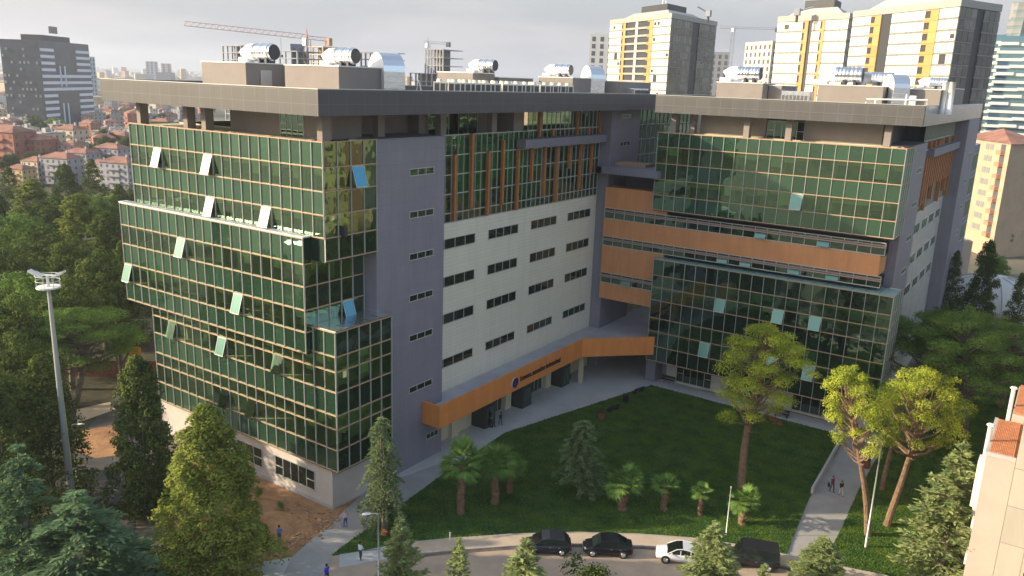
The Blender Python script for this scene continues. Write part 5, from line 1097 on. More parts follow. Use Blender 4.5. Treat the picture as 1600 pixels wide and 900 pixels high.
# ================================================================== people
skin = mat('skin', (.42, .24, .16), .6)
def person(p, face, label, shirt, trous, hair=(.02, .015, .012), pose='walk', shoes=(.03, .03, .03), H=1.72, arms='down', group=None, extra=None):
    s = H/1.72; st = {'walk': .20, 'stand': .07, 'sit': 0}[pose]
    V = {}; E = []
    def j(n, x, y, z, r): V[n] = (x*s, y*s, z*s, r*s)
    j('pel', 0, 0, .95, .145); j('bel', .0, 0, 1.10, .14); j('che', .01, 0, 1.30, .155); j('nec', .01, 0, 1.48, .058); j('hea', .03, 0, 1.56, .085); j('top', .03, 0, 1.65, .088)
    for k, sg in (('l', 1), ('r', -1)):
        a = st*sg
        j('hip'+k, 0, .09*sg, .90, .10); j('kne'+k, a*.55+.05, .10*sg, .50, .068); j('ank'+k, a, .10*sg, .09, .045); j('toe'+k, a+.16, .11*sg, .035, .035)
        j('sho'+k, 0, .18*sg, 1.40, .062)
        if arms == 'down': j('elb'+k, -a*.45, .24*sg, 1.12, .046); j('wri'+k, -a*.9+.06, .24*sg, .87, .032); j('han'+k, -a*.95+.09, .235*sg, .80, .034)
        elif arms == 'fwd': j('elb'+k, .12, .23*sg, 1.14, .046); j('wri'+k, .36, .16*sg, 1.12, .032); j('han'+k, .43, .14*sg, 1.12, .034)
        elif arms == 'hold': j('elb'+k, .08, .24*sg, 1.13, .046); j('wri'+k, .30, .10*sg, .98, .032); j('han'+k, .37, .07*sg, .96, .034)
        E += [('pel', 'hip'+k), ('hip'+k, 'kne'+k), ('kne'+k, 'ank'+k), ('ank'+k, 'toe'+k), ('che', 'sho'+k), ('sho'+k, 'elb'+k), ('elb'+k, 'wri'+k), ('wri'+k, 'han'+k)]
    E += [('pel', 'bel'), ('bel', 'che'), ('che', 'nec'), ('nec', 'hea'), ('hea', 'top')]
    if pose == 'sit':
        for n in V:
            x, y, z, r = V[n]
            if n[:3] in ('kne',): V[n] = (.38*s, y, .47*s, r)
            elif n[:3] == 'ank': V[n] = (.40*s, y, .09*s, r)
            elif n[:3] == 'toe': V[n] = (.56*s, y, .04*s, r)
            else: V[n] = (x, y, z-.45*s, r)
    # five short fingers per hand
    names = list(V)
    for k, sg in (('l', 1), ('r', -1)):
        h = Vector(V['han'+k][:3]); wv = Vector(V['wri'+k][:3]); d = (h-wv).normalized(); u = d.cross(Vector((0, 1, 0))).normalized()
        for i, (o_, ln) in enumerate(((-.027, .07), (-.009, .078), (.009, .072), (.027, .058), (-.035, .045))):
            q = h+d*.015+u*o_*s; e_ = q+d*ln*s+(u*(-.03)*s if i == 4 else u*0)
            V['f%d%s' % (i, k)] = (*e_, .009*s); E.append(('han'+k, 'f%d%s' % (i, k)))
    ns = list(V); me = bpy.data.meshes.new('body'); me.from_pydata([V[n][:3] for n in ns], [(ns.index(a), ns.index(b_)) for a, b_ in E], [])
    o = bpy.data.objects.new('person', me); C.objects.link(o); md = o.modifiers.new('skin', 'SKIN'); sv = me.skin_vertices[0].data
    for i, n in enumerate(ns): sv[i].radius = (V[n][3], V[n][3]*(1.22 if n in ('che', 'bel', 'pel') else 1)); sv[i].use_root = (n == 'pel')
    ss = o.modifiers.new('sub', 'SUBSURF'); ss.levels = 2; ss.render_levels = 2
    bpy.context.view_layer.update(); ev = o.evaluated_get(bpy.context.evaluated_depsgraph_get()); nm = bpy.data.meshes.new_from_object(ev)
    o.modifiers.clear(); o.data = nm; nm.materials.clear()
    for mt_ in (skin, mat('shirt', shirt, .85), mat('trousers', trous, .85), mat('shoes', shoes, .6)): nm.materials.append(mt_)
    P3 = {n: Vector(V[n][:3]) for n in ns}
    for f in nm.polygons:
        c = f.center; bst = min(ns, key=lambda n: (P3[n]-c).length-V[n][3])
        if bst[:3] in ('hip', 'kne', 'pel'): mi = 2
        elif bst[:3] in ('ank',): mi = 2 if c.z > .10*s else 3
        elif bst[:3] == 'toe': mi = 3
        elif bst[:3] in ('bel', 'che', 'sho', 'elb'): mi = 1
        else: mi = 0
        f.material_index = mi; f.use_smooth = True
    tp = Vector(V['top'][:3]); hm = MB(); K = 12
    for i in range(6):
        ph = -0.25+i*(PI/2+.25)/5
        for q in range(K): a = 2*PI*q/K; rr = .104*s*math.cos(ph); hm.v.append((tp.x-.012*s+math.cos(a)*rr*1.05-.01, tp.y+math.sin(a)*rr*.95, tp.z+.012*s+math.sin(ph)*.102*s+(.035*s*max(0, math.cos(a)) if i == 0 else 0)-(.08*s*max(0, -math.cos(a)) if i == 0 else 0)))
    for i in range(5):
        for q in range(K): q2 = (q+1) % K; hm.f.append((i*K+q, i*K+q2, (i+1)*K+q2, (i+1)*K+q)); hm.m.append(0)
    hm.build('hair', [mat('hair', hair, .8)], o, True)
    fm = MB(); hx = tp.x+.088*s; fm.tube([(hx-.01, 0+tp.y, tp.z-.045*s), (hx+.022*s, tp.y, tp.z-.06*s)], [.012*s, .016*s], 5)
    for q in (-1, 1):
        fm.tube([(hx-.008, tp.y+q*.033*s, tp.z-.02*s), (hx+.003, tp.y+q*.033*s, tp.z-.02*s)], [.012*s, .009*s], 6, 1); fm.tube([(tp.x, tp.y+q*.088*s, tp.z-.05*s), (tp.x, tp.y+q*.108*s, tp.z-.03*s)], [.022*s, .016*s], 6)
    fm.tube([(hx-.01, tp.y-.025*s, tp.z-.095*s), (hx, tp.y, tp.z-.095*s), (hx-.01, tp.y+.025*s, tp.z-.095*s)], .006*s, 4, 2)
    fm.build('face', [skin, M['blackp'], mat('lips', (.35, .12, .1), .6)], o)
    o.location = (p[0], p[1], p[2] if len(p) > 2 else .03); o.rotation_euler = (0, 0, face); tag(o, label, 'person', group); return o
toward = math.atan2(-Fv[1], -Fv[0]); away = toward+PI
P0 = onz(1299, 769); P1 = onz(1313, 775)
o = person((P0[0], P0[1], .035), toward+.3, 'person in a maroon top and jeans walking on the footpath beside a dark bag', (.22, .03, .06), (.06, .08, .13))
b = MB(); b.box(-.16, .16, -.06, .06, -.42, -.02); b.tube([(-.12, 0, -.03), (-.1, 0, .12), (.1, 0, .12), (.12, 0, -.03)], .012, 4); o2 = b.build('shoulder_bag', ['blackp'], bevel=.03); o2.location = (P0[0]-.30, P0[1]-.16, 1.0); o2.rotation_euler = (0, 0, toward); tag(o2, 'dark bag at the side of the person in maroon on the footpath', 'bag')
person((P1[0], P1[1], .035), toward+.2, 'person in black top and pale trousers walking on the footpath', (.015, .015, .018), (.5, .47, .43), H=1.62)
q = onz(540, 825); person((q[0], q[1], .04), away+.6, 'person in a pale pink shirt and blue jeans bending over work on the diagonal path', (.62, .48, .42), (.06, .13, .28), hair=(.3, .28, .25), pose='stand', arms='fwd')
q = onz(563, 876); person((q[0], q[1], .03), away-.6, 'person in a white shirt and dark trousers pulling a wooden pole at the lawn tip', (.75, .77, .82), (.05, .055, .08), pose='stand', arms='hold')
b = MB(); q2 = onz(594, 860); b.tube([(q[0]+.3, q[1]+.2, .95), (q2[0], q2[1], .12)], .03, 5); tag(b.build('wooden_pole', ['wood']), 'long wooden handle held by the worker in the white shirt', 'tool')
q = onz(437, 850); person((q[0], q[1], .05), away, 'worker in a blue shirt and jeans standing on the bare earth', (.12, .22, .50), (.08, .12, .2), pose='stand', arms='fwd')
q = onz(416, 862); person((q[0], q[1], .03), away-.5, 'person in black with a green bag just right of the big cypress', (.015, .02, .018), (.012, .012, .015), pose='stand')
b = MB(); b.box(-.2, .2, -.12, .12, -.2, .2); o2 = b.build('green_bag', [mat('green_cloth', (.05, .32, .08), .8)], bevel=.06); o2.location = (q[0]-.45, q[1]-.1, 1.15); tag(o2, 'bright green bag carried by the person in black', 'bag')
q = onz(511, 912); person((q[0], q[1], .02), away+.9, 'person in a bright blue top at the bottom photo edge', (.02, .04, .55), (.03, .03, .05), pose='walk')
q = onz(767, 667); person((q[0], q[1], .03), .6, 'person in black sitting by the first entrance lobby', (.02, .02, .022), (.03, .03, .035), pose='sit'); b = MB(); b.box(-.25, .25, -.25, .25, 0, .42); o2 = b.build('stool', ['blackp'], bevel=.02); o2.location = (q[0], q[1], .02); o2.rotation_euler = (0, 0, .6); tag(o2, 'dark block stool under the sitting person by the entrance', 'stool')
q = onz(782, 666); person((q[0], q[1], .03), 2.9, 'person in dark clothes and white shoes standing by the first entrance lobby', (.02, .022, .02), (.10, .10, .10), pose='walk', shoes=(.7, .7, .7))
# ================================================================== neighbouring building at the right edge
NB = empty('apartment_building', (1, 66, 0), 'cream walled building with terracotta terraces cut by the right photo edge', 'building')
def nb(nm, b, mts, lab=None):
    o = b.build(nm, mts, NB); 
    if lab: o['label'] = lab
    o.matrix_parent_inverse = Matrix.Translation(NB.location).inverted(); return o
Yw = 66.0; xa = ony(1541, 712, Yw); xb = ony(1587, 722, Yw); ZT = (xa[2]+xb[2])/2
b = MB(); b.box(xa[0], xb[0], Yw, 74, 0, ZT, 0); nb('wall', b, ['pinkw'])
b = MB(); b.box(xa[0]+.15, xb[0], Yw+.15, 73.9, ZT+.01, ZT+.22, 0)
for i in range(14):
    x = xa[0]+.2+i*(xb[0]-xa[0]-.3)/14; b.tube([(x, Yw+.2, ZT+.26), (x, 73.8, ZT+.26)], .09, 5, 0)
nb('tiled_terrace', b, ['terr'])
b = MB(); b.box(xa[0]-.1, xb[0], Yw-.08, Yw+.12, ZT+.02, ZT+.32); b.box(xa[0]-.12, xa[0]+.12, Yw+.13, 74, ZT+.02, ZT+.32); nb('parapet', b, ['concl'])
b = MB(); b.box(xa[0]+1.0, xb[0], 74.05, 82, 0, ZT+.9, 0); nb('rear_wall', b, ['pinkw']); b = MB(); b.box(xa[0]+1.1, xb[0], 74.1, 81.9, ZT+.92, ZT+1.1); nb('tiled_terrace', b, ['terr'])
b = MB(); b.box(xa[0]+2.2, xb[0]+2, 82.05, 92, 0, ZT+1.9, 0); nb('rear_wall', b, ['pinkw']); b = MB(); b.box(xa[0]+2.3, xb[0]+2, 82.1, 91.9, ZT+1.92, ZT+2.1); nb('tiled_terrace', b, ['terr'])
for (x, y, z0, z1) in ((xa[0]-.15, Yw+2.2, ZT-.2, ZT+1.6), (xa[0]+.75, 75.5, ZT, ZT+2.6)):
    b = MB(); b.tube([(x, y, z0-6), (x, y, z1)], .16, 8); b.tube([(x, y, z1), (x, y, z1+.12)], [.3, .22], 8); nb('flue_pipe', b, ['steelw'])
b = MB(); b.box(xa[0]-.5, xa[0]-.01, 67.5, 69, ZT-5, ZT-1.2); nb('ac_unit', b, ['acw'])
b = MB(); 
for z in np.arange(.8, ZT-1.5, 2.9): b.box(xa[0]-.16, xa[0]-.01, 66.9, 71, z, z+.9)
nb('rail', b, ['steelw'])
xc = xb[0]; w0 = MB(); w0.box(xc+.02, xc+18, 62.5, 92, 0, 21, 0); nb('panel_wall', w0, [panelmat('cream_big_panels', (.44, .395, .325), 1.55, 2.85, 'x', .6, .5, (-xc, 0), .03)])
for z in np.arange(1, 20, 3.4):
    b = MB(); b.quad((xc+1.75, 62.48, z), (xc+9, 62.48, z), (xc+9, 62.48, z+2.4), (xc+1.75, 62.48, z+2.4)); b.box(xc+1.6, xc+9.1, 62.38, 62.49, z-.14, z-.02, 1); nb('window', b, ['span', 'mull'])
# ================================================================== towers far behind
def frame_from(cpx, cpy, d, lpx, lratio, rpx, rratio):
    """corner nearest to us at ray column cpx, distance d; other corners of the two faces seen"""
    def gp(px, dist):
        y = 126.6+.0344*(px-800); r_ = ray(px, y); r_ = r_/np.linalg.norm(r_[:2]); return np.array([r_[0]*dist, r_[1]*dist])
    c = gp(cpx, d); l = gp(lpx, d*lratio) if lpx else None; r = gp(rpx, d*rratio) if rpx else None
    return l, c, r
def hgt(px, py, d):
    y0 = 126.6+.0344*(px-800); return CAMZ+(y0-py)/FOC*d*math.cos(math.atan((px-800)/FOC))/1.0*1.02
twW = mat('tower_white_glass', (.80, .76, .62), .25, 0, .08, .12, island=.05); twB = mat('tower_joint', (.22, .22, .2), .6); twO = mat('tower_ochre', (.50, .27, .08), .6, island=.1); twD = mat('tower_dark_glass', (.11, .10, .085), .35, 0, .5, .12, island=.4); twN = mat('tower_recess', (.03, .032, .035), .6); twG = mat('tower_grey_crown', (.33, .32, .29), .6)
def face_frame(a, c):
    v = c-a; Lh = np.linalg.norm(v); d = v/Lh; n_ = np.array([d[1], -d[0]]); return a, d, n_, Lh
def tower(kind, l, c, r, H, label, segsL, segsR, fh=3.3, crown=True, group=None, z0=0, crownlabel=None):
    """segs: (fraction width, style)"""
    o = empty(kind, (c[0], c[1], 0), label, 'tower', group)
    fx = lambda ob: setattr(ob, 'matrix_parent_inverse', Matrix.Translation(o.location).inverted())
    back = l+(r-c); b = MB(); ctr = (l+r)/2
    ins = lambda p: ctr+(p-ctr)*.985
    b.prism([tuple(ins(l)), tuple(ins(c)), tuple(ins(r)), tuple(ins(back))], z0, H-1, 0); fx(b.build('body', [twN], o))
    for a_, b_, segs in ((l, c, segsL), (c, r, segsR)):
        p0, d, n_, Lf = face_frame(a_, b_); x = 0
        for fr, sty in segs:
            w_ = fr*Lf; nf = int(H/fh)
            if sty in 'WDG':
                b = MB()
                for k in range(nf):
                    z = H-2.2-(k+1)*fh; npn = max(1, int(w_/2.6))
                    for q in range(npn):
                        if sty == 'W' and random.random() < .055: b.obox(p0, d, n_, x+q*w_/npn+.5, x+(q+1)*w_/npn-.4, .0, .12, z+1.1, z+fh-.9, 1)
                        b.obox(p0, d, n_, x+q*w_/npn+.10, x+(q+1)*w_/npn-.10, -.2, .08, z+.52, z+fh-.10, 0) if random.random() > .02 or sty != 'W' else None
                    b.obox(p0, d, n_, x, x+w_, -.2, .02, z, z+.42, 2)
                fx(b.build({'W': 'white_facade', 'D': 'dark_glass_facade', 'G': 'grey_facade'}[sty], [{'W': twW, 'D': twD, 'G': twG}[sty], twN, twB], o))
            elif sty == 'O':
                b = MB()
                for k in range(nf):
                    z = H-2.2-(k+1)*fh; b.obox(p0, d, n_, x+w_*.42, x+w_, -.2, .25, z, z+fh-.06, 0); b.obox(p0, d, n_, x, x+w_*.42, -.2, .25, z, z+.9, 0); b.obox(p0, d, n_, x, x+w_*.42, -.2, .2, z+fh-.4, z+fh-.06, 0)
                fx(b.build('ochre_balcony_strip', [twO], o))
            elif sty == 'B':
                b = MB()
                for k in range(nf):
                    z = H-2.2-(k+1)*fh; b.obox(p0, d, n_, x, x+w_, -.6, .35, z, z+.9, 0); b.obox(p0, d, n_, x+w_*.46, x+w_*.56, -.6, .1, z+.9, z+fh, 1)
                fx(b.build('balconies', [twG, twW], o))
            x += w_
    b = MB(); e = lambda p, s: ctr+(p-ctr)*s
    b.prism([tuple(e(l, 1.01)), tuple(e(c, 1.01)), tuple(e(r, 1.01)), tuple(e(back, 1.01))], H-2.1, H, 0); fx(b.build('roof_band', [twG], o))
    if crown:
        b = MB(); pr = [e(l, .8), e(c, .8), e(r, .8), e(back, .8)]; ps = [e(l, .55), e(c, .55), e(r, .55), e(back, .55)]
        n0 = len(b.v); b.v += [(q[0], q[1], H+.05) for q in pr]+[(q[0], q[1], H+3.0) for q in ps]
        for i in range(4): j = (i+1) % 4; b.f.append((n0+i, n0+j, n0+4+j, n0+4+i)); b.m.append(0)
        b.prism([tuple(q) for q in [e(l, .42), e(c, .42), e(r, .42), e(back, .42)]], H+2.0, H+6.2, 1)
        for s_ in (-.8, .8): b.tube([(ctr[0]+s_, ctr[1], H+6), (ctr[0]+s_, ctr[1], H+12)], .18, 5, 2)
        fx(b.build('crown', [mat('crown_roof', (.42, .40, .38), .6), twN, 'steelw'], o))
    return o
l, c, r = frame_from(1478, 0, 285, 1318, 1.14, 1541, 1.07)
H3 = hgt(1478, 12, 285); tower('apartment_tower', l, c, r, H3, 'white and ochre tower behind the right wing, the widest and nearest of the three', [(.20, 'W'), (.11, 'O'), (.10, 'N'), (.31, 'W'), (.12, 'O'), (.16, 'W')], [(.42, 'D'), (.18, 'N'), (.40, 'D')], fh=3.35)
l, c, r = frame_from(1312, 0, 330, 1204, 1.06, 1335, 1.10)
tower('apartment_tower', l, c, r, hgt(1312, 31, 330), 'white tower with brown strips, left neighbour of the widest white and ochre tower', [(.38, 'W'), (.08, 'O'), (.05, 'N'), (.12, 'W'), (.06, 'O'), (.31, 'W')], [(1, 'D')], fh=3.9)
l, c, r = frame_from(1041, 0, 370, 948, 1.13, 1111, 1.12)
tower('apartment_tower', l, c, r, hgt(1041, 31, 370), 'white, ochre and dark glass tower with balconies rising behind the slate tower', [(.22, 'W'), (.07, 'O'), (.36, 'B'), (.09, 'O'), (.26, 'W')], [(.45, 'D'), (.15, 'N'), (.40, 'D')], fh=3.35)
def slab_block(kind, px0, px1, pyt, d, label, mts, fh=3.2, wavy=0, pitch=3.0, dep=16, crown=None, turn=0, group=None):
    """plain block with window rows, made of real openings (dark boxes proud by centimetres)"""
    l, c, r = frame_from(px1, 0, d, px0, 1.0+turn, None, 1)
    H = hgt((px0+px1)/2, pyt, d); o = empty(kind, (c[0], c[1], 0), label, 'building', group)
    fx = lambda ob: setattr(ob, 'matrix_parent_inverse', Matrix.Translation(o.location).inverted())
    p0, d_, n_, Lf = face_frame(l, c); b = MB(); b.obox(p0, d_, n_, 0, Lf, -dep, 0, 0, H, 0)
    if wavy: fx(b.build('wall', [mts[0]], o)); w_ = MB()
    else: w_ = b
    WI = 0 if wavy else 1; nf = int(H/fh); k = max(2, int(Lf/pitch))
    for f in range(nf):
        z = H-1.2-(f+1)*fh
        if z < -1: break
        if wavy:
            w2 = wavy*math.sin(f*.9+px0); w_.obox(p0, d_, n_, -1, Lf+1, -dep-.5, 1.2+w2, z, z+fh*.38, 0)
            for q in range(k): 
                if (q+f) % 4 == 0: w_.obox(p0, d_, n_, Lf*q/k, Lf*(q+1.5)/k, .0, 2.0+w2, z+fh*.1, z+fh*.5, 0)
        else:
            for q in range(k): w_.obox(p0, d_, n_, Lf*(q+.28)/k, Lf*(q+.72)/k, -.1, .06, z+.9, z+fh-.6, 1)
            for q in range(int(dep/pitch)): w_.obox((c[0], c[1]), -n_, d_, (q+.28)*pitch, (q+.72)*pitch, -.1, .06, z+.9, z+fh-.6, 1)
    fx(w_.build('balcony_slabs', [mts[1]], o) if wavy else w_.build('wall', [mts[0], mts[1]], o)); return o
wh = mat('block_white', (.62, .62, .62), .8); bk = mat('block_window', (.10, .10, .12), .4); crm = mat('block_cream', (.66, .60, .46), .8); blu = spandmat('block_blue_glass', (.05, .10, .17), .25, .1); gry = mat('block_grey', (.26, .27, .30), .7)
slab_block('apartment_block', 918, 956, 60, 520, 'plain white block with small windows behind the tower with balconies', (wh, bk), 4.2, pitch=4.4)
slab_block('apartment_block', 1106, 1135, 86, 600, 'grey block under the blue crane, between the towers', (gry, bk), 4.2, pitch=4)
slab_block('apartment_block', 1158, 1199, 70, 480, 'cream block with square windows left of the brown striped tower', (crm, bk), 3.9, pitch=4.1, turn=.05)
slab_block('apartment_tower', 1523, 1556, 62, 520, 'blue glass tower with scalloped white floors, the left one of the pair', (blu, wh), 3.6, .5, 3.0, 26)
slab_block('apartment_tower', 1549, 1625, 64, 500, 'blue glass tower with wavy white balconies at the right photo edge', (blu, wh), 3.7, .8, 5.0, 26)
# twisting tower
o = empty('skyscraper', (0, 0, 0), 'tall grey glass skyscraper with a slanted twisted top above the wavy balconies', 'tower')
l, c, r = frame_from(1572, 0, 760, 1552, 1, 1592, 1); cc = (l+r)/2; hw_ = np.linalg.norm(r-l)/2; Ht = hgt(1572, 12, 760); b = MB(); n = 40; o.location = (cc[0], cc[1], 0)
for i in range(n+1):
    z = Ht*i/n; tw = .9*i/n; s_ = hw_*(1.05-.15*i/n)
    for q in range(8):
        a = tw+2*PI*q/8+PI/8; rr = s_*(1.0 if q % 2 else .92); zz = z-(0 if i < n else (14*(1+math.cos(a-2.3))))
        b.v.append((rr*math.cos(a), rr*math.sin(a), zz))
for i in range(n):
    for q in range(8): q2 = (q+1) % 8; b.f.append((i*8+q, i*8+q2, (i+1)*8+q2, (i+1)*8+q)); b.m.append(i % 2)
b.f.append(tuple(n*8+q for q in range(8))); b.m.append(0); b.build('glass_shaft', [spandmat('sky_glass', (.14, .15, .16), .2, .1), mat('sky_band', (.22, .22, .22), .4)], o)
# dark and white striped tower at the left
l, c, r = frame_from(62, 0, 560, 3, 1.02, 141, 1.10); H1 = hgt(62, 66, 560)
o = empty('office_tower', (c[0], c[1], 0), 'dark curved office tower with white horizontal stripes, alone at the left skyline', 'tower')
fx = lambda ob: setattr(ob, 'matrix_parent_inverse', Matrix.Translation(o.location).inverted())
stripe_m = mat('stripe_white', (.72, .76, .86), .6); dk = mat('tower_smoke_glass', (.055, .065, .085), .35, 0, .3, .1)
back = l+(r-c); b = MB(); b.prism([tuple(l), tuple(c), tuple(r), tuple(back)], 0, H1, 0); fx(b.build('body', [dk], o))
p0, d_, n_, Lf = face_frame(c, r); b = MB()
for k in range(24):
    z = H1-6-k*3.75
    if z < 3: break
    mid = k in (0, 1, 2, 3, 7, 8, 9, 10, 11)
    if not mid: b.obox(p0, d_, n_, 1.5, Lf-.6, 0, .5, z, z+1.7, 0)
    else: b.obox(p0, d_, n_, 1.5, Lf*.27, 0, .5, z, z+1.7, 0); b.obox(p0, d_, n_, Lf*.70, Lf-.6, 0, .5, z, z+1.7, 0)
for x in (.35, .44): b.obox(p0, d_, n_, Lf*x, Lf*x+1.2, 0, .5, H1-26, H1-14, 0); b.obox(p0, d_, n_, Lf*x, Lf*x+1.2, 0, .5, H1-52, H1-36, 0)
fx(b.build('white_stripes', [stripe_m], o))
p0, d_, n_, Lf = face_frame(l, c); b = MB()
for k in range(22):
    for q in range(9):
        if random.random() < .35: b.obox(p0, d_, n_, Lf*q/9+.6, Lf*(q+.7)/9, 0, .4, H1-6-k*3.75, H1-4.6-k*3.75, 0)
fx(b.build('glass_pattern', [mat('smoke_balcony', (.28, .29, .28), .6)], o))
b = MB(); e = (l+r)/2; b.prism([tuple(e+(q-e)*.55) for q in (l, c, r, back)], H1, H1+3.5, 0); u = (r-c)/np.linalg.norm(r-c); b.obox(tuple(c+u*14), u, np.array([u[1], -u[0]]), 0, 9, 0, .6, H1+4.5, H1+8.5, 1); fx(b.build('roof_plant', ['dark', mat('roof_board', (.24, .20, .2), .7)], o))
slab_block('office_tower', 140, 149, 90, 900, 'slim pale blue tower just right of the striped office tower', (mat('pale_blue', (.38, .45, .52), .5), bk), 4, pitch=5)
slab_block('apartment_block', 228, 247, 97, 2300, 'pale distant high-rise, the left one of two on the far skyline', (mat('far_pale', (.42, .44, .48), .7), bk), 6, pitch=9, dep=30); slab_block('apartment_block', 252, 268, 100, 2350, 'pale distant high-rise, the right one of two on the far skyline', (mat('far_cream', (.55, .46, .38), .7), bk), 6, pitch=9, dep=30)
# buildings under construction
def skeleton(px0, px1, pyt, d, label, col, fh=3.4, bays=5, steps=None):
    l, c, r = frame_from(px1, 0, d, px0, 1.03, None, 1); H = hgt((px0+px1)/2, pyt, d); o = empty('unfinished_building', (c[0], c[1], 0), label, 'building')
    p0, d_, n_, Lf = face_frame(l, c); b = MB(); b2 = MB(); dep = 18; m1 = mat('raw_concrete', col, .9, 0, .15, .1)
    for f in range(int(H/fh)+1):
        z = H-f*fh
        x1 = Lf*(steps(f) if steps else 1)
        if z < 0: break
        b.obox(p0, d_, n_, Lf-x1, Lf, -dep, 0, z-.35, z, 0)
        for q in range(bays+1):
            xx = Lf-x1+(x1-.6)*q/bays; b2.obox(p0, d_, n_, xx, xx+.6, -.8, -.1, z-fh, z-.36, 0)
        b2.obox(p0, d_, n_, Lf-x1+.5, Lf-.5, -7, -6.5, z-fh, z-.36, 1)
    for ob in (b.build('floor_slabs', [m1], o), b2.build('frame', [m1, mat('dim_infill', tuple(v*.5 for v in col), .9)], o)): ob.matrix_parent_inverse = Matrix.Translation(o.location).inverted()
    return o
skeleton(640, 692, 80, 430, 'unfinished concrete frame building right of the square roof duct', (.36, .36, .38), 4.0, 6, lambda f: .55 if f < 3 else 1)
skeleton(348, 378, 74, 420, 'scaffolded unfinished block at the left behind the roof boxes', (.32, .33, .36), 3.2, 4); skeleton(436, 465, 82, 400, 'low unfinished block left of the tall grey wall block', (.28, .30, .34), 3.2, 3)
slab_block('apartment_block', 455, 477, 73, 410, 'blue-grey windowless wall block beside the orange crane mast', (mat('blue_grey_wall', (.16, .18, .22), .8), bk), 40, pitch=60); skeleton(480, 505, 76, 430, 'pale unfinished floors right of the orange crane mast', (.52, .44, .33), 3.8, 3); skeleton(563, 585, 84, 430, 'dim unfinished floors between the two front roof ducts', (.26, .24, .25), 3.4, 3)
# cranes
def crane(px, pyb, pyt, d, jl, jr, label, m_, tilt=0., lj=None, cab=True, luff=None):
    p = frame_from(px, 0, d, px, 1, px, 1)[1]; H = hgt(px, pyt, d); o = empty('tower_crane', (p[0], p[1], 0), label, 'crane'); s = d/FOC; w_ = 1.0; u = np.array([Rv[0], Rv[1]])
    b = MB(); 
    for a in (-1, 1):
        for c_ in (-1, 1): b.tube([(a*w_, c_*w_, 0), (a*w_, c_*w_, H)], .16, 4)
    z = 0
    while z < H-2: b.tube([(-w_, -w_, z), (w_, -w_, z+2)], .09, 3, 0, False); b.tube([(w_, -w_, z+2), (-w_, -w_, z+4)], .09, 3, 0, False); b.tube([(w_, -w_, z), (w_, w_, z+2)], .09, 3, 0, False); z += 4
    b.build('mast', [m_], o)
    def truss(x0, x1, z0, z1, nm, hh=1.6):
        t = MB(); n = max(3, int(abs(x1-x0)/2.4))
        P = lambda q, dz, dy=0: (u[0]*lerp(x0, x1, q)-u[1]*dy, u[1]*lerp(x0, x1, q)+u[0]*dy, lerp(z0, z1, q)+dz)
        for dz, dy in ((0, -.6), (0, .6), (hh, 0)): t.tube([P(0, dz, dy), P(1, dz, dy)], .10, 4)
        for i in range(n): t.tube([P(i/n, 0, -.6), P((i+.5)/n, hh, 0)], .07, 3, 0, False); t.tube([P((i+.5)/n, hh, 0), P((i+1)/n, 0, -.6)], .07, 3, 0, False)
        t.build(nm, [m_], o)
    if luff: truss(0, luff[0]*s, H, H+luff[1]*s, 'jib'); truss(0, -luff[0]*s*.3, H, H, 'counter_jib', 1)
    else:
        truss(0, jl*s, H, H+tilt*s*abs(jl), 'jib'); truss(0, jr*s, H, H-tilt*s*abs(jr), 'counter_jib', 1.2)
        q = MB(); x = jr*s*.9; q.box(-1.2, 1.2, -.8, .8, -1.6, 1.2); k = q.build('counterweight', [m_ if m_ != crG else twN], o); k.location = (u[0]*x, u[1]*x, H-tilt*s*abs(jr))
    q = MB(); q.box(-.9, .9, -1.5, .2, -2.4, .2); k = q.build('cab', ['steelw'], o); k.location = (0, 0, H)
    q = MB(); q.tube([(0, 0, H), (0, 0, H+4)], [.5, .1], 5); q.build('apex', [m_], o)
    if lj: q = MB(); x = lj*s; q.tube([(u[0]*x, u[1]*x, H), (u[0]*x, u[1]*x, H-6)], .06, 3); q.box(u[0]*x-.5, u[0]*x+.5, u[1]*x-.4, u[1]*x+.4, H-7, H-6); q.build('hook', [twN], o)
crO = mat('crane_orange', (.38, .22, .16), .6); crG = mat('crane_grey', (.28, .30, .34), .6)
crane(481, 0, 66, 330, -177, 35, 'long orange tower crane reaching left over the left wing roof', crO, tilt=.072, lj=-38)
crane(1137, 0, 53, 640, -20, 70, 'grey-blue tower crane between the three towers', crG, tilt=-.01); crane(668, 0, 73, 520, -6, 34, 'thin grey crane above the unfinished frame building', crG)
for px, pyb, d, lf, lb in ((1097, 33, 372, (-17, 15), 'small luffing crane on the roof of the tower with balconies'), (1232, 31, 330, (22, 14), 'small crane standing on the brown striped tower'), (1487, 9, 288, (19, 9), 'small crane on the roof of the widest tower')):
    l, c, r = frame_from(px, 0, d+6, px, 1, px, 1); z = hgt(px, pyb, d)-1; o = empty('roof_crane', (c[0], c[1], z), lb, 'crane'); b = MB(); b.tube([(0, 0, -2), (0, 0, 3)], .5, 5); b.build('post', [twN], o); s = d/FOC; b = MB(); b.tube([(0, 0, 2), (Rv[0]*lf[0]*s, Rv[1]*lf[0]*s, lf[1]*s)], .3, 4); b.build('jib', [crG], o); b = MB(); b.box(-1, 1, -1, 1, .5, 3); b.build('cab', [crG], o)
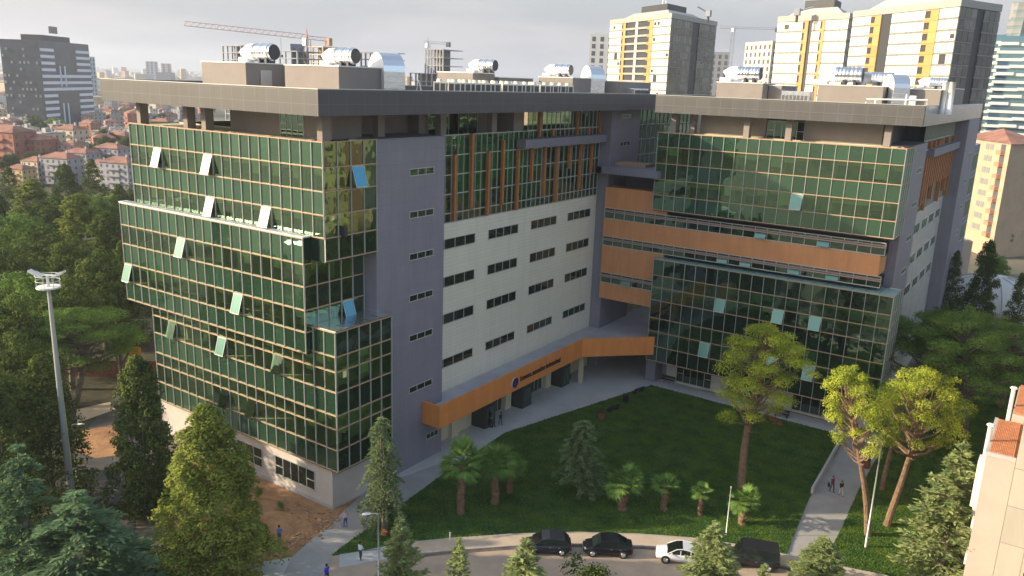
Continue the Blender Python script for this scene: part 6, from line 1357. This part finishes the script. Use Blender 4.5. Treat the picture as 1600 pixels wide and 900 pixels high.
# ================================================================== mid distance, right
l, c, r = frame_from(1593, 0, 232, 1510, 1.10, 1650, 1.05); Hb = hgt(1560, 226, 232)+1
o = empty('apartment_block', (c[0], c[1], 0), 'cream and orange apartment block with rows of balconies near the right photo edge', 'building'); back = l+(r-c)
fx = lambda ob: setattr(ob, 'matrix_parent_inverse', Matrix.Translation(o.location).inverted())
b = MB(); b.prism([tuple(l), tuple(c), tuple(r), tuple(back)], 0, Hb, 0); fx(b.build('wall', [mat('apartment_cream', (.44, .33, .225), .85, 0, .08, .3)], o))
b = MB(); ctr = (l+r)/2; e = [ctr+(q-ctr)*1.05 for q in (l, c, r, back)]; n0 = 0; b.v += [(q[0], q[1], Hb) for q in e]+[(ctr[0], ctr[1], Hb+3)]
for i in range(4): b.f.append((i, (i+1) % 4, 4)); b.m.append(0)
fx(b.build('roof', ['rooft'], o))
p0, d_, n_, Lf = face_frame(l, c)
for k in range(8):
    z = Hb-2.9*(k+1)
    for x in (.20, .28, .56, .64): 
        b = MB(); b.obox(p0, d_, n_, Lf*x, Lf*x+1.7, 0, .08, z+.9, z+2.3, 0); w1 = b.build('window', [mat('apt_glass', (.25, .25, .25), .2)] if k == 0 and x == .20 else [bpy.data.materials['apt_glass']], o); fx(w1)
    for x in (.04, .84):
        b = MB(); b.obox(p0, d_, n_, Lf*x, Lf*x+2.2, 0, 1.1, z+.1, z+1.1, 0); b.obox(p0, d_, n_, Lf*x, Lf*x+2.2, 0, .05, z+1.1, z+2.6, 1); fx(b.build('balcony', [mat('apt_orange', (.44, .22, .15), .8) if 'apt_orange' not in bpy.data.materials else bpy.data.materials['apt_orange'], bk], o))
    b = MB(); b.obox(p0, d_, n_, Lf*.36, Lf*.36+.9, 0, .06, z+.9, z+2.0, 0); fx(b.build('window', [bk], o))
# beige hall and dome
l, c, r = frame_from(1560, 0, 182, 1484, .97, None, 1); p0, d_, n_, Lf = face_frame(l, c)
o = empty('hall', (c[0], c[1], 0), 'windowless beige hall with flat roof beside the right wing', 'building'); fx = lambda ob: setattr(ob, 'matrix_parent_inverse', Matrix.Translation(o.location).inverted())
b = MB(); b.obox(p0, d_, n_, 0, Lf, -22, 0, 0, 11.5, 0); fx(b.build('wall', [mat('hall_beige', (.45, .38, .31), .85, 0, .05, .3)], o)); b = MB(); b.obox(p0, d_, n_, .3, Lf-.3, -21.7, -.3, 11.52, 11.7, 0); b.obox(p0, d_, n_, 1, 4, -5, -3, 11.7, 12.6, 1); b.obox(p0, d_, n_, 5, 6.5, -6, -4, 11.7, 12.9, 1); fx(b.build('roof', ['roofd', 'steelw'], o)); b = MB(); b.obox(p0, d_, n_, 1.2, 5.2, .01, .05, 7.2, 8.6, 0); fx(b.build('window', ['dglass'], o))
p = frame_from(1608, 0, 165, 1600, 1, None, 1)[1]; o = empty('domed_hall', (p[0], p[1], 0), 'white ribbed dome roof hall at the right photo edge', 'building'); b = MB(); K = 28; J = 8; rr = 8.0
for j in range(J+1):
    ph = PI/2*j/J
    for i in range(K): a = 2*PI*i/K; b.v.append((rr*math.cos(a)*math.cos(ph)*1.15, rr*math.sin(a)*math.cos(ph), 3.5+rr*.62*math.sin(ph)))
for j in range(J):
    for i in range(K): i2 = (i+1) % K; b.f.append((j*K+i, j*K+i2, (j+1)*K+i2, (j+1)*K+i)); b.m.append(0)
dm = b.build('dome', [mat('dome_membrane', (.62, .60, .56), .6, 0, .05, .5)], o, True)
b = MB()
for i in range(0, K, 2): a = 2*PI*i/K; b.tube([(rr*1.01*math.cos(a)*math.cos(PI/2*j/J)*1.15, rr*1.01*math.sin(a)*math.cos(PI/2*j/J), 3.5+rr*.625*math.sin(PI/2*j/J)) for j in range(J)], .07, 4)
b.build('ribs', ['concl'], dm); b = MB(); b.tube([(0, 0, 0), (0, 0, 3.52)], [rr*1.05, rr*1.05], 28); b.build('wall', ['pinkw'], o)
# ================================================================== neighbourhood houses
wallc = {'cream': (.55, .48, .36), 'white': (.58, .56, .53), 'pink': (.50, .34, .28), 'grey': (.34, .34, .37), 'ochre': (.52, .38, .20), 'brick red': (.36, .15, .10)}
wm = {k: mat('house_'+k.replace(' ', '_'), v, .88, 0, .05, .2) for k, v in wallc.items()}
hp = {}
def house(wc, flat, w_=11, d_=10, H=9, seed=0):
    random.seed(seed); o = empty('house', (0, 0, 0), 'x', 'house'); b = MB(); b.box(-w_/2, w_/2, -d_/2, d_/2, 0, H, 0)
    fl = int(H/2.9)
    for f in range(fl):
        z = .9+f*2.9
        for s in (-1, 1):
            for q in np.linspace(-w_/2+1.4, w_/2-1.4, max(2, int(w_/3))): b.box(q-.55, q+.55, s*(d_/2-.05), s*(d_/2+.05), z, z+1.3, 1)
            for q in np.linspace(-d_/2+1.4, d_/2-1.4, max(2, int(d_/3))): b.box(s*(w_/2-.05), s*(w_/2+.05), q-.5, q+.5, z, z+1.3, 1)
        if f and seed % 2: b.box(-w_/4, w_/4, -d_/2-1.1, -d_/2-.06, z-.9, z-.1, 0)
    b.build('wall', [wm[wc], bk], o)
    r = MB()
    if flat: r.box(-w_/2-.15, w_/2+.15, -d_/2-.15, d_/2+.15, H+.01, H+.5, 0); r.box(-1.5, 1.5, -1.5, 1.5, H+.5, H+2.6, 0); ro = r.build('roof', ['roofd'], o)
    else:
        e = .5; h = 2.4; L2 = max(0, w_/2-d_/2); v = [(-w_/2-e, -d_/2-e, H), (w_/2+e, -d_/2-e, H), (w_/2+e, d_/2+e, H), (-w_/2-e, d_/2+e, H), (-L2-.6, 0, H+h), (L2+.6, 0, H+h)]
        n = 0; r.v += v; r.f += [(0, 1, 5, 4), (1, 2, 5), (2, 3, 4, 5), (3, 0, 4), (0, 3, 2, 1)]; r.m += [0]*5; ro = r.build('roof', ['rooft'], o)
    ch = MB(); ch.box(w_/5, w_/5+.8, -.4, .4, H+.6, H+3.2); ch.build('chimney', ['concl'], ro); return o
hk = []; sd_n = 0
for wc in wallc:
    for flat in (0, 1):
        if wc == 'brick red' and flat: continue
        sd_n += 1; hk.append((wc, flat, house(wc, flat, 9+sd_n % 4*2, 9+sd_n % 3, [8.9, 11.8, 14.7][sd_n % 3], sd_n)))
random.seed(21); used = set(); placed = []; nh = 0
def try_house(px, py, zone_, big=1.):
    global nh
    g = onz(px, py, 0); d = math.hypot(g[0], g[1])
    for q in placed:
        if (q[0]-g[0])**2+(q[1]-g[1])**2 < (8.5+d*.008)**2: return
    placed.append(g); i = random.randrange(len(hk)); wc, flat, ob = hk[i]
    o = ob if i not in used else copy_tree(ob); used.add(i); nh += 1
    s = big*random.uniform(.5, .85); o.location = (g[0], g[1], 0); o.rotation_euler = (0, 0, random.choice((.15, .5, 1.1, -.4))+random.choice((0, PI/2))); o.scale = (s, s, s*random.uniform(.85, 1.15))
    spot = ('at the left photo edge' if px < 40 else 'below the striped tower' if px < 150 else 'just left of the roof corner' if px < 215 else 'seen under the roof edge') if px < 800 else ('next to the polished roof edge' if px < 1545 else 'at the right photo edge')
    dz = 'nearest' if d < 330 else ('middle' if d < 600 else 'distant')
    o['label'] = '%s house, %s roof, %s, %s rows' % (wc, 'flat' if flat else 'tiled', spot, dz); o['group'] = '%s %s roofed houses %s, %s rows' % (wc, 'flat' if flat else 'tiled', spot, dz)
# named larger ones at left
for px, py, k_, s_ in ((20, 262, 'brick red', 1.6), (62, 262, 'brick red', 1.3), (115, 235, 'cream', 1.5), (118, 262, 'pink', 1.1), (100, 282, 'grey', 1.2), (130, 268, 'grey', 1.1), (152, 262, 'cream', 1.0), (178, 262, 'grey', 1.2), (160, 285, 'cream', 1.0), (192, 290, 'grey', 1.2), (160, 238, 'white', 1.2), (190, 240, 'grey', 1.3), (35, 285, 'ochre', 1.0), (60, 280, 'cream', 1)):
    i = [j for j, (a, f, q) in enumerate(hk) if a == k_ and not f][0]; ob = hk[i][2]; g = onz(px, py+4, 0); o = ob if i not in used else copy_tree(ob); used.add(i); placed.append(g)
    o.location = (g[0], g[1], 0); o.rotation_euler = (0, 0, .35); o.scale = (s_*.62,)*3; o['label'] = '%s house with red tiled roof %s' % (k_, {20: 'cut by the left photo edge', 62: 'right of the one cut by the photo edge', 115: 'with several storeys under the striped tower', 118: 'behind the grey pair', 100: 'above the olive tree tops, left of its grey twin', 130: 'above the wood, right of its grey twin', 152: 'with a pale gable, by the long grey one', 178: 'long, near the glass building', 160: 'at the wood edge between dark conifers' if py == 285 else 'in the row behind the cream gable', 192: 'closest to the glass building corner', 190: 'half a row behind the glass building corner', 35: 'low, at the edge of the wood on the left', 60: 'low, in front of the brick red pair'}[px]); o['group'] = 'tiled houses above the wood'
for i in range(2600):
    px = random.uniform(-40, 330); py = 104+(random.random()**.75)*150
    if py < 119: continue
    try_house(px, py, 'left neighbourhood')
    if nh > 235: break
nl = nh
for i in range(4500):
    px = random.uniform(1500, 1650); py = random.uniform(168, 262)
    try_house(px, py, 'right neighbourhood')
    if nh-nl > 85: break
# trees scattered among the houses
vb = broadmass(31, 'leafG', 7, 4); PROTO['vil'] = vb; vd = broadmass(32, 'leafD', 9, 3.5); PROTO['vil2'] = vd
random.seed(5)
for i in range(75):
    left = i < 52; px = random.uniform(-30, 300) if left else random.uniform(1500, 1620); py = (128+random.random()**.8*150) if left else random.uniform(185, 350)
    g = onz(px, py, 0); me, tm, H, W = random.choice((vb, vd)); s = random.uniform(.8, 1.5)
    tree_obj('garden_tree', me, tm, (g[0]+6, g[1]-6, 0), s, s, random.uniform(0, 6), ('%s %s garden tree among the houses ' % ('large' if s > 1.15 else 'small', 'mid green' if me == vb[0] else 'dark green'))+(q_ := ('at the left photo edge' if px < 40 else 'below the striped tower' if px < 150 else 'by the roof corner' if px < 215 else 'seen under the roof edge' if px < 800 else 'right of the right wing' if px < 1560 else 'at the right photo edge')), 'tree', 'garden trees '+q_)
# the far city as one mass
rg = np.random.default_rng(3); b = MB(); cm = []
for i in range(7500):
    ang = math.radians(rg.uniform(-72, 3)); d = 750+rg.random()**.8*5200
    x, y = math.sin(ang)*d, math.cos(ang)*d
    if d < 950 and -60 < math.degrees(ang) < -48: continue
    w_ = rg.uniform(6, 15); h = rg.uniform(7, 17) if rg.random() > .04 else rg.uniform(20, 42)
    m_ = int(rg.integers(0, 6)); a = rg.uniform(0, PI); ca, sa = math.cos(a)*w_, math.sin(a)*w_; k = rg.uniform(.6, 1.2)
    pts = [(x+ca+sa*k, y+sa-ca*k), (x-ca+sa*k, y-sa-ca*k), (x-ca-sa*k, y-sa+ca*k), (x+ca-sa*k, y+sa+ca*k)][::-1]
    b.prism(pts, 0, h, m_, 6 if rg.random() < .5 else 7)
tag(b.build('distant_city', [wm['cream'], wm['white'], wm['pink'], wm['grey'], wm['ochre'], wm['grey'], M['rooft'], M['roofd']]), 'hazy mass of far city blocks filling the skyline to the horizon', 'city', None, 'stuff')
# far greenery mass
P_ = []; 
for i in range(1500):
    ang = math.radians(rg.uniform(-72, 3)); d = 500+rg.random()**.8*2500; P_.append((math.sin(ang)*d, math.cos(ang)*d, 3.5))
P_, T_, N_, l_, w_ = foliage_clumps(P_, rg.uniform(3, 8, len(P_)), .9, 3, 2.2, .7); tag(link('distant_trees', quads_mesh('distant_trees', P_, T_, N_, l_, w_, 'leafD')), 'far tree clumps between the city blocks', 'trees', None, 'stuff')

# ochre block outside the right photo edge, mirrored in the side glass
o = empty('apartment_block', (26, 128, 0), 'ochre apartment block outside the right photo edge, facing the court', 'building')
b = MB(); b.box(-6, 6, -30, -4, 0, 27, 0)
for f in range(8):
    for q in range(6): y = -29+q*4.1; b.box(-6.08, -5.95, y, y+1.5, 1+f*3.2, 2.7+f*3.2, 1)
for y in (-22, -10): b.box(-7.3, -6.1, y, y+3, 3, 26, 2)
b.build('wall', [mat('ochre_wall', (.46, .40, .20), .85, 0, .2, .2), mat('ochre_shutter', (.10, .05, .03), .7), mat('ochre_bay', (.30, .16, .09), .8)], o)
# ================================================================== haze
hm = bpy.data.materials.new('haze_air'); hm.use_nodes = True; n = hm.node_tree; n.nodes.clear(); ho = n.nodes.new('ShaderNodeOutputMaterial'); pv = n.nodes.new('ShaderNodeVolumePrincipled')
pv.inputs['Color'].default_value = (.68, .75, .87, 1); pv.inputs['Density'].default_value = 0.0002; pv.inputs['Anisotropy'].default_value = .35; n.links.new(pv.outputs[0], ho.inputs['Volume'])
b = MB(); b.box(-7500, 3500, -1000, 8500, -1, 175); o = b.build('haze', [hm]); tag(o, 'thin pale air haze over the city', 'haze', None, 'stuff')
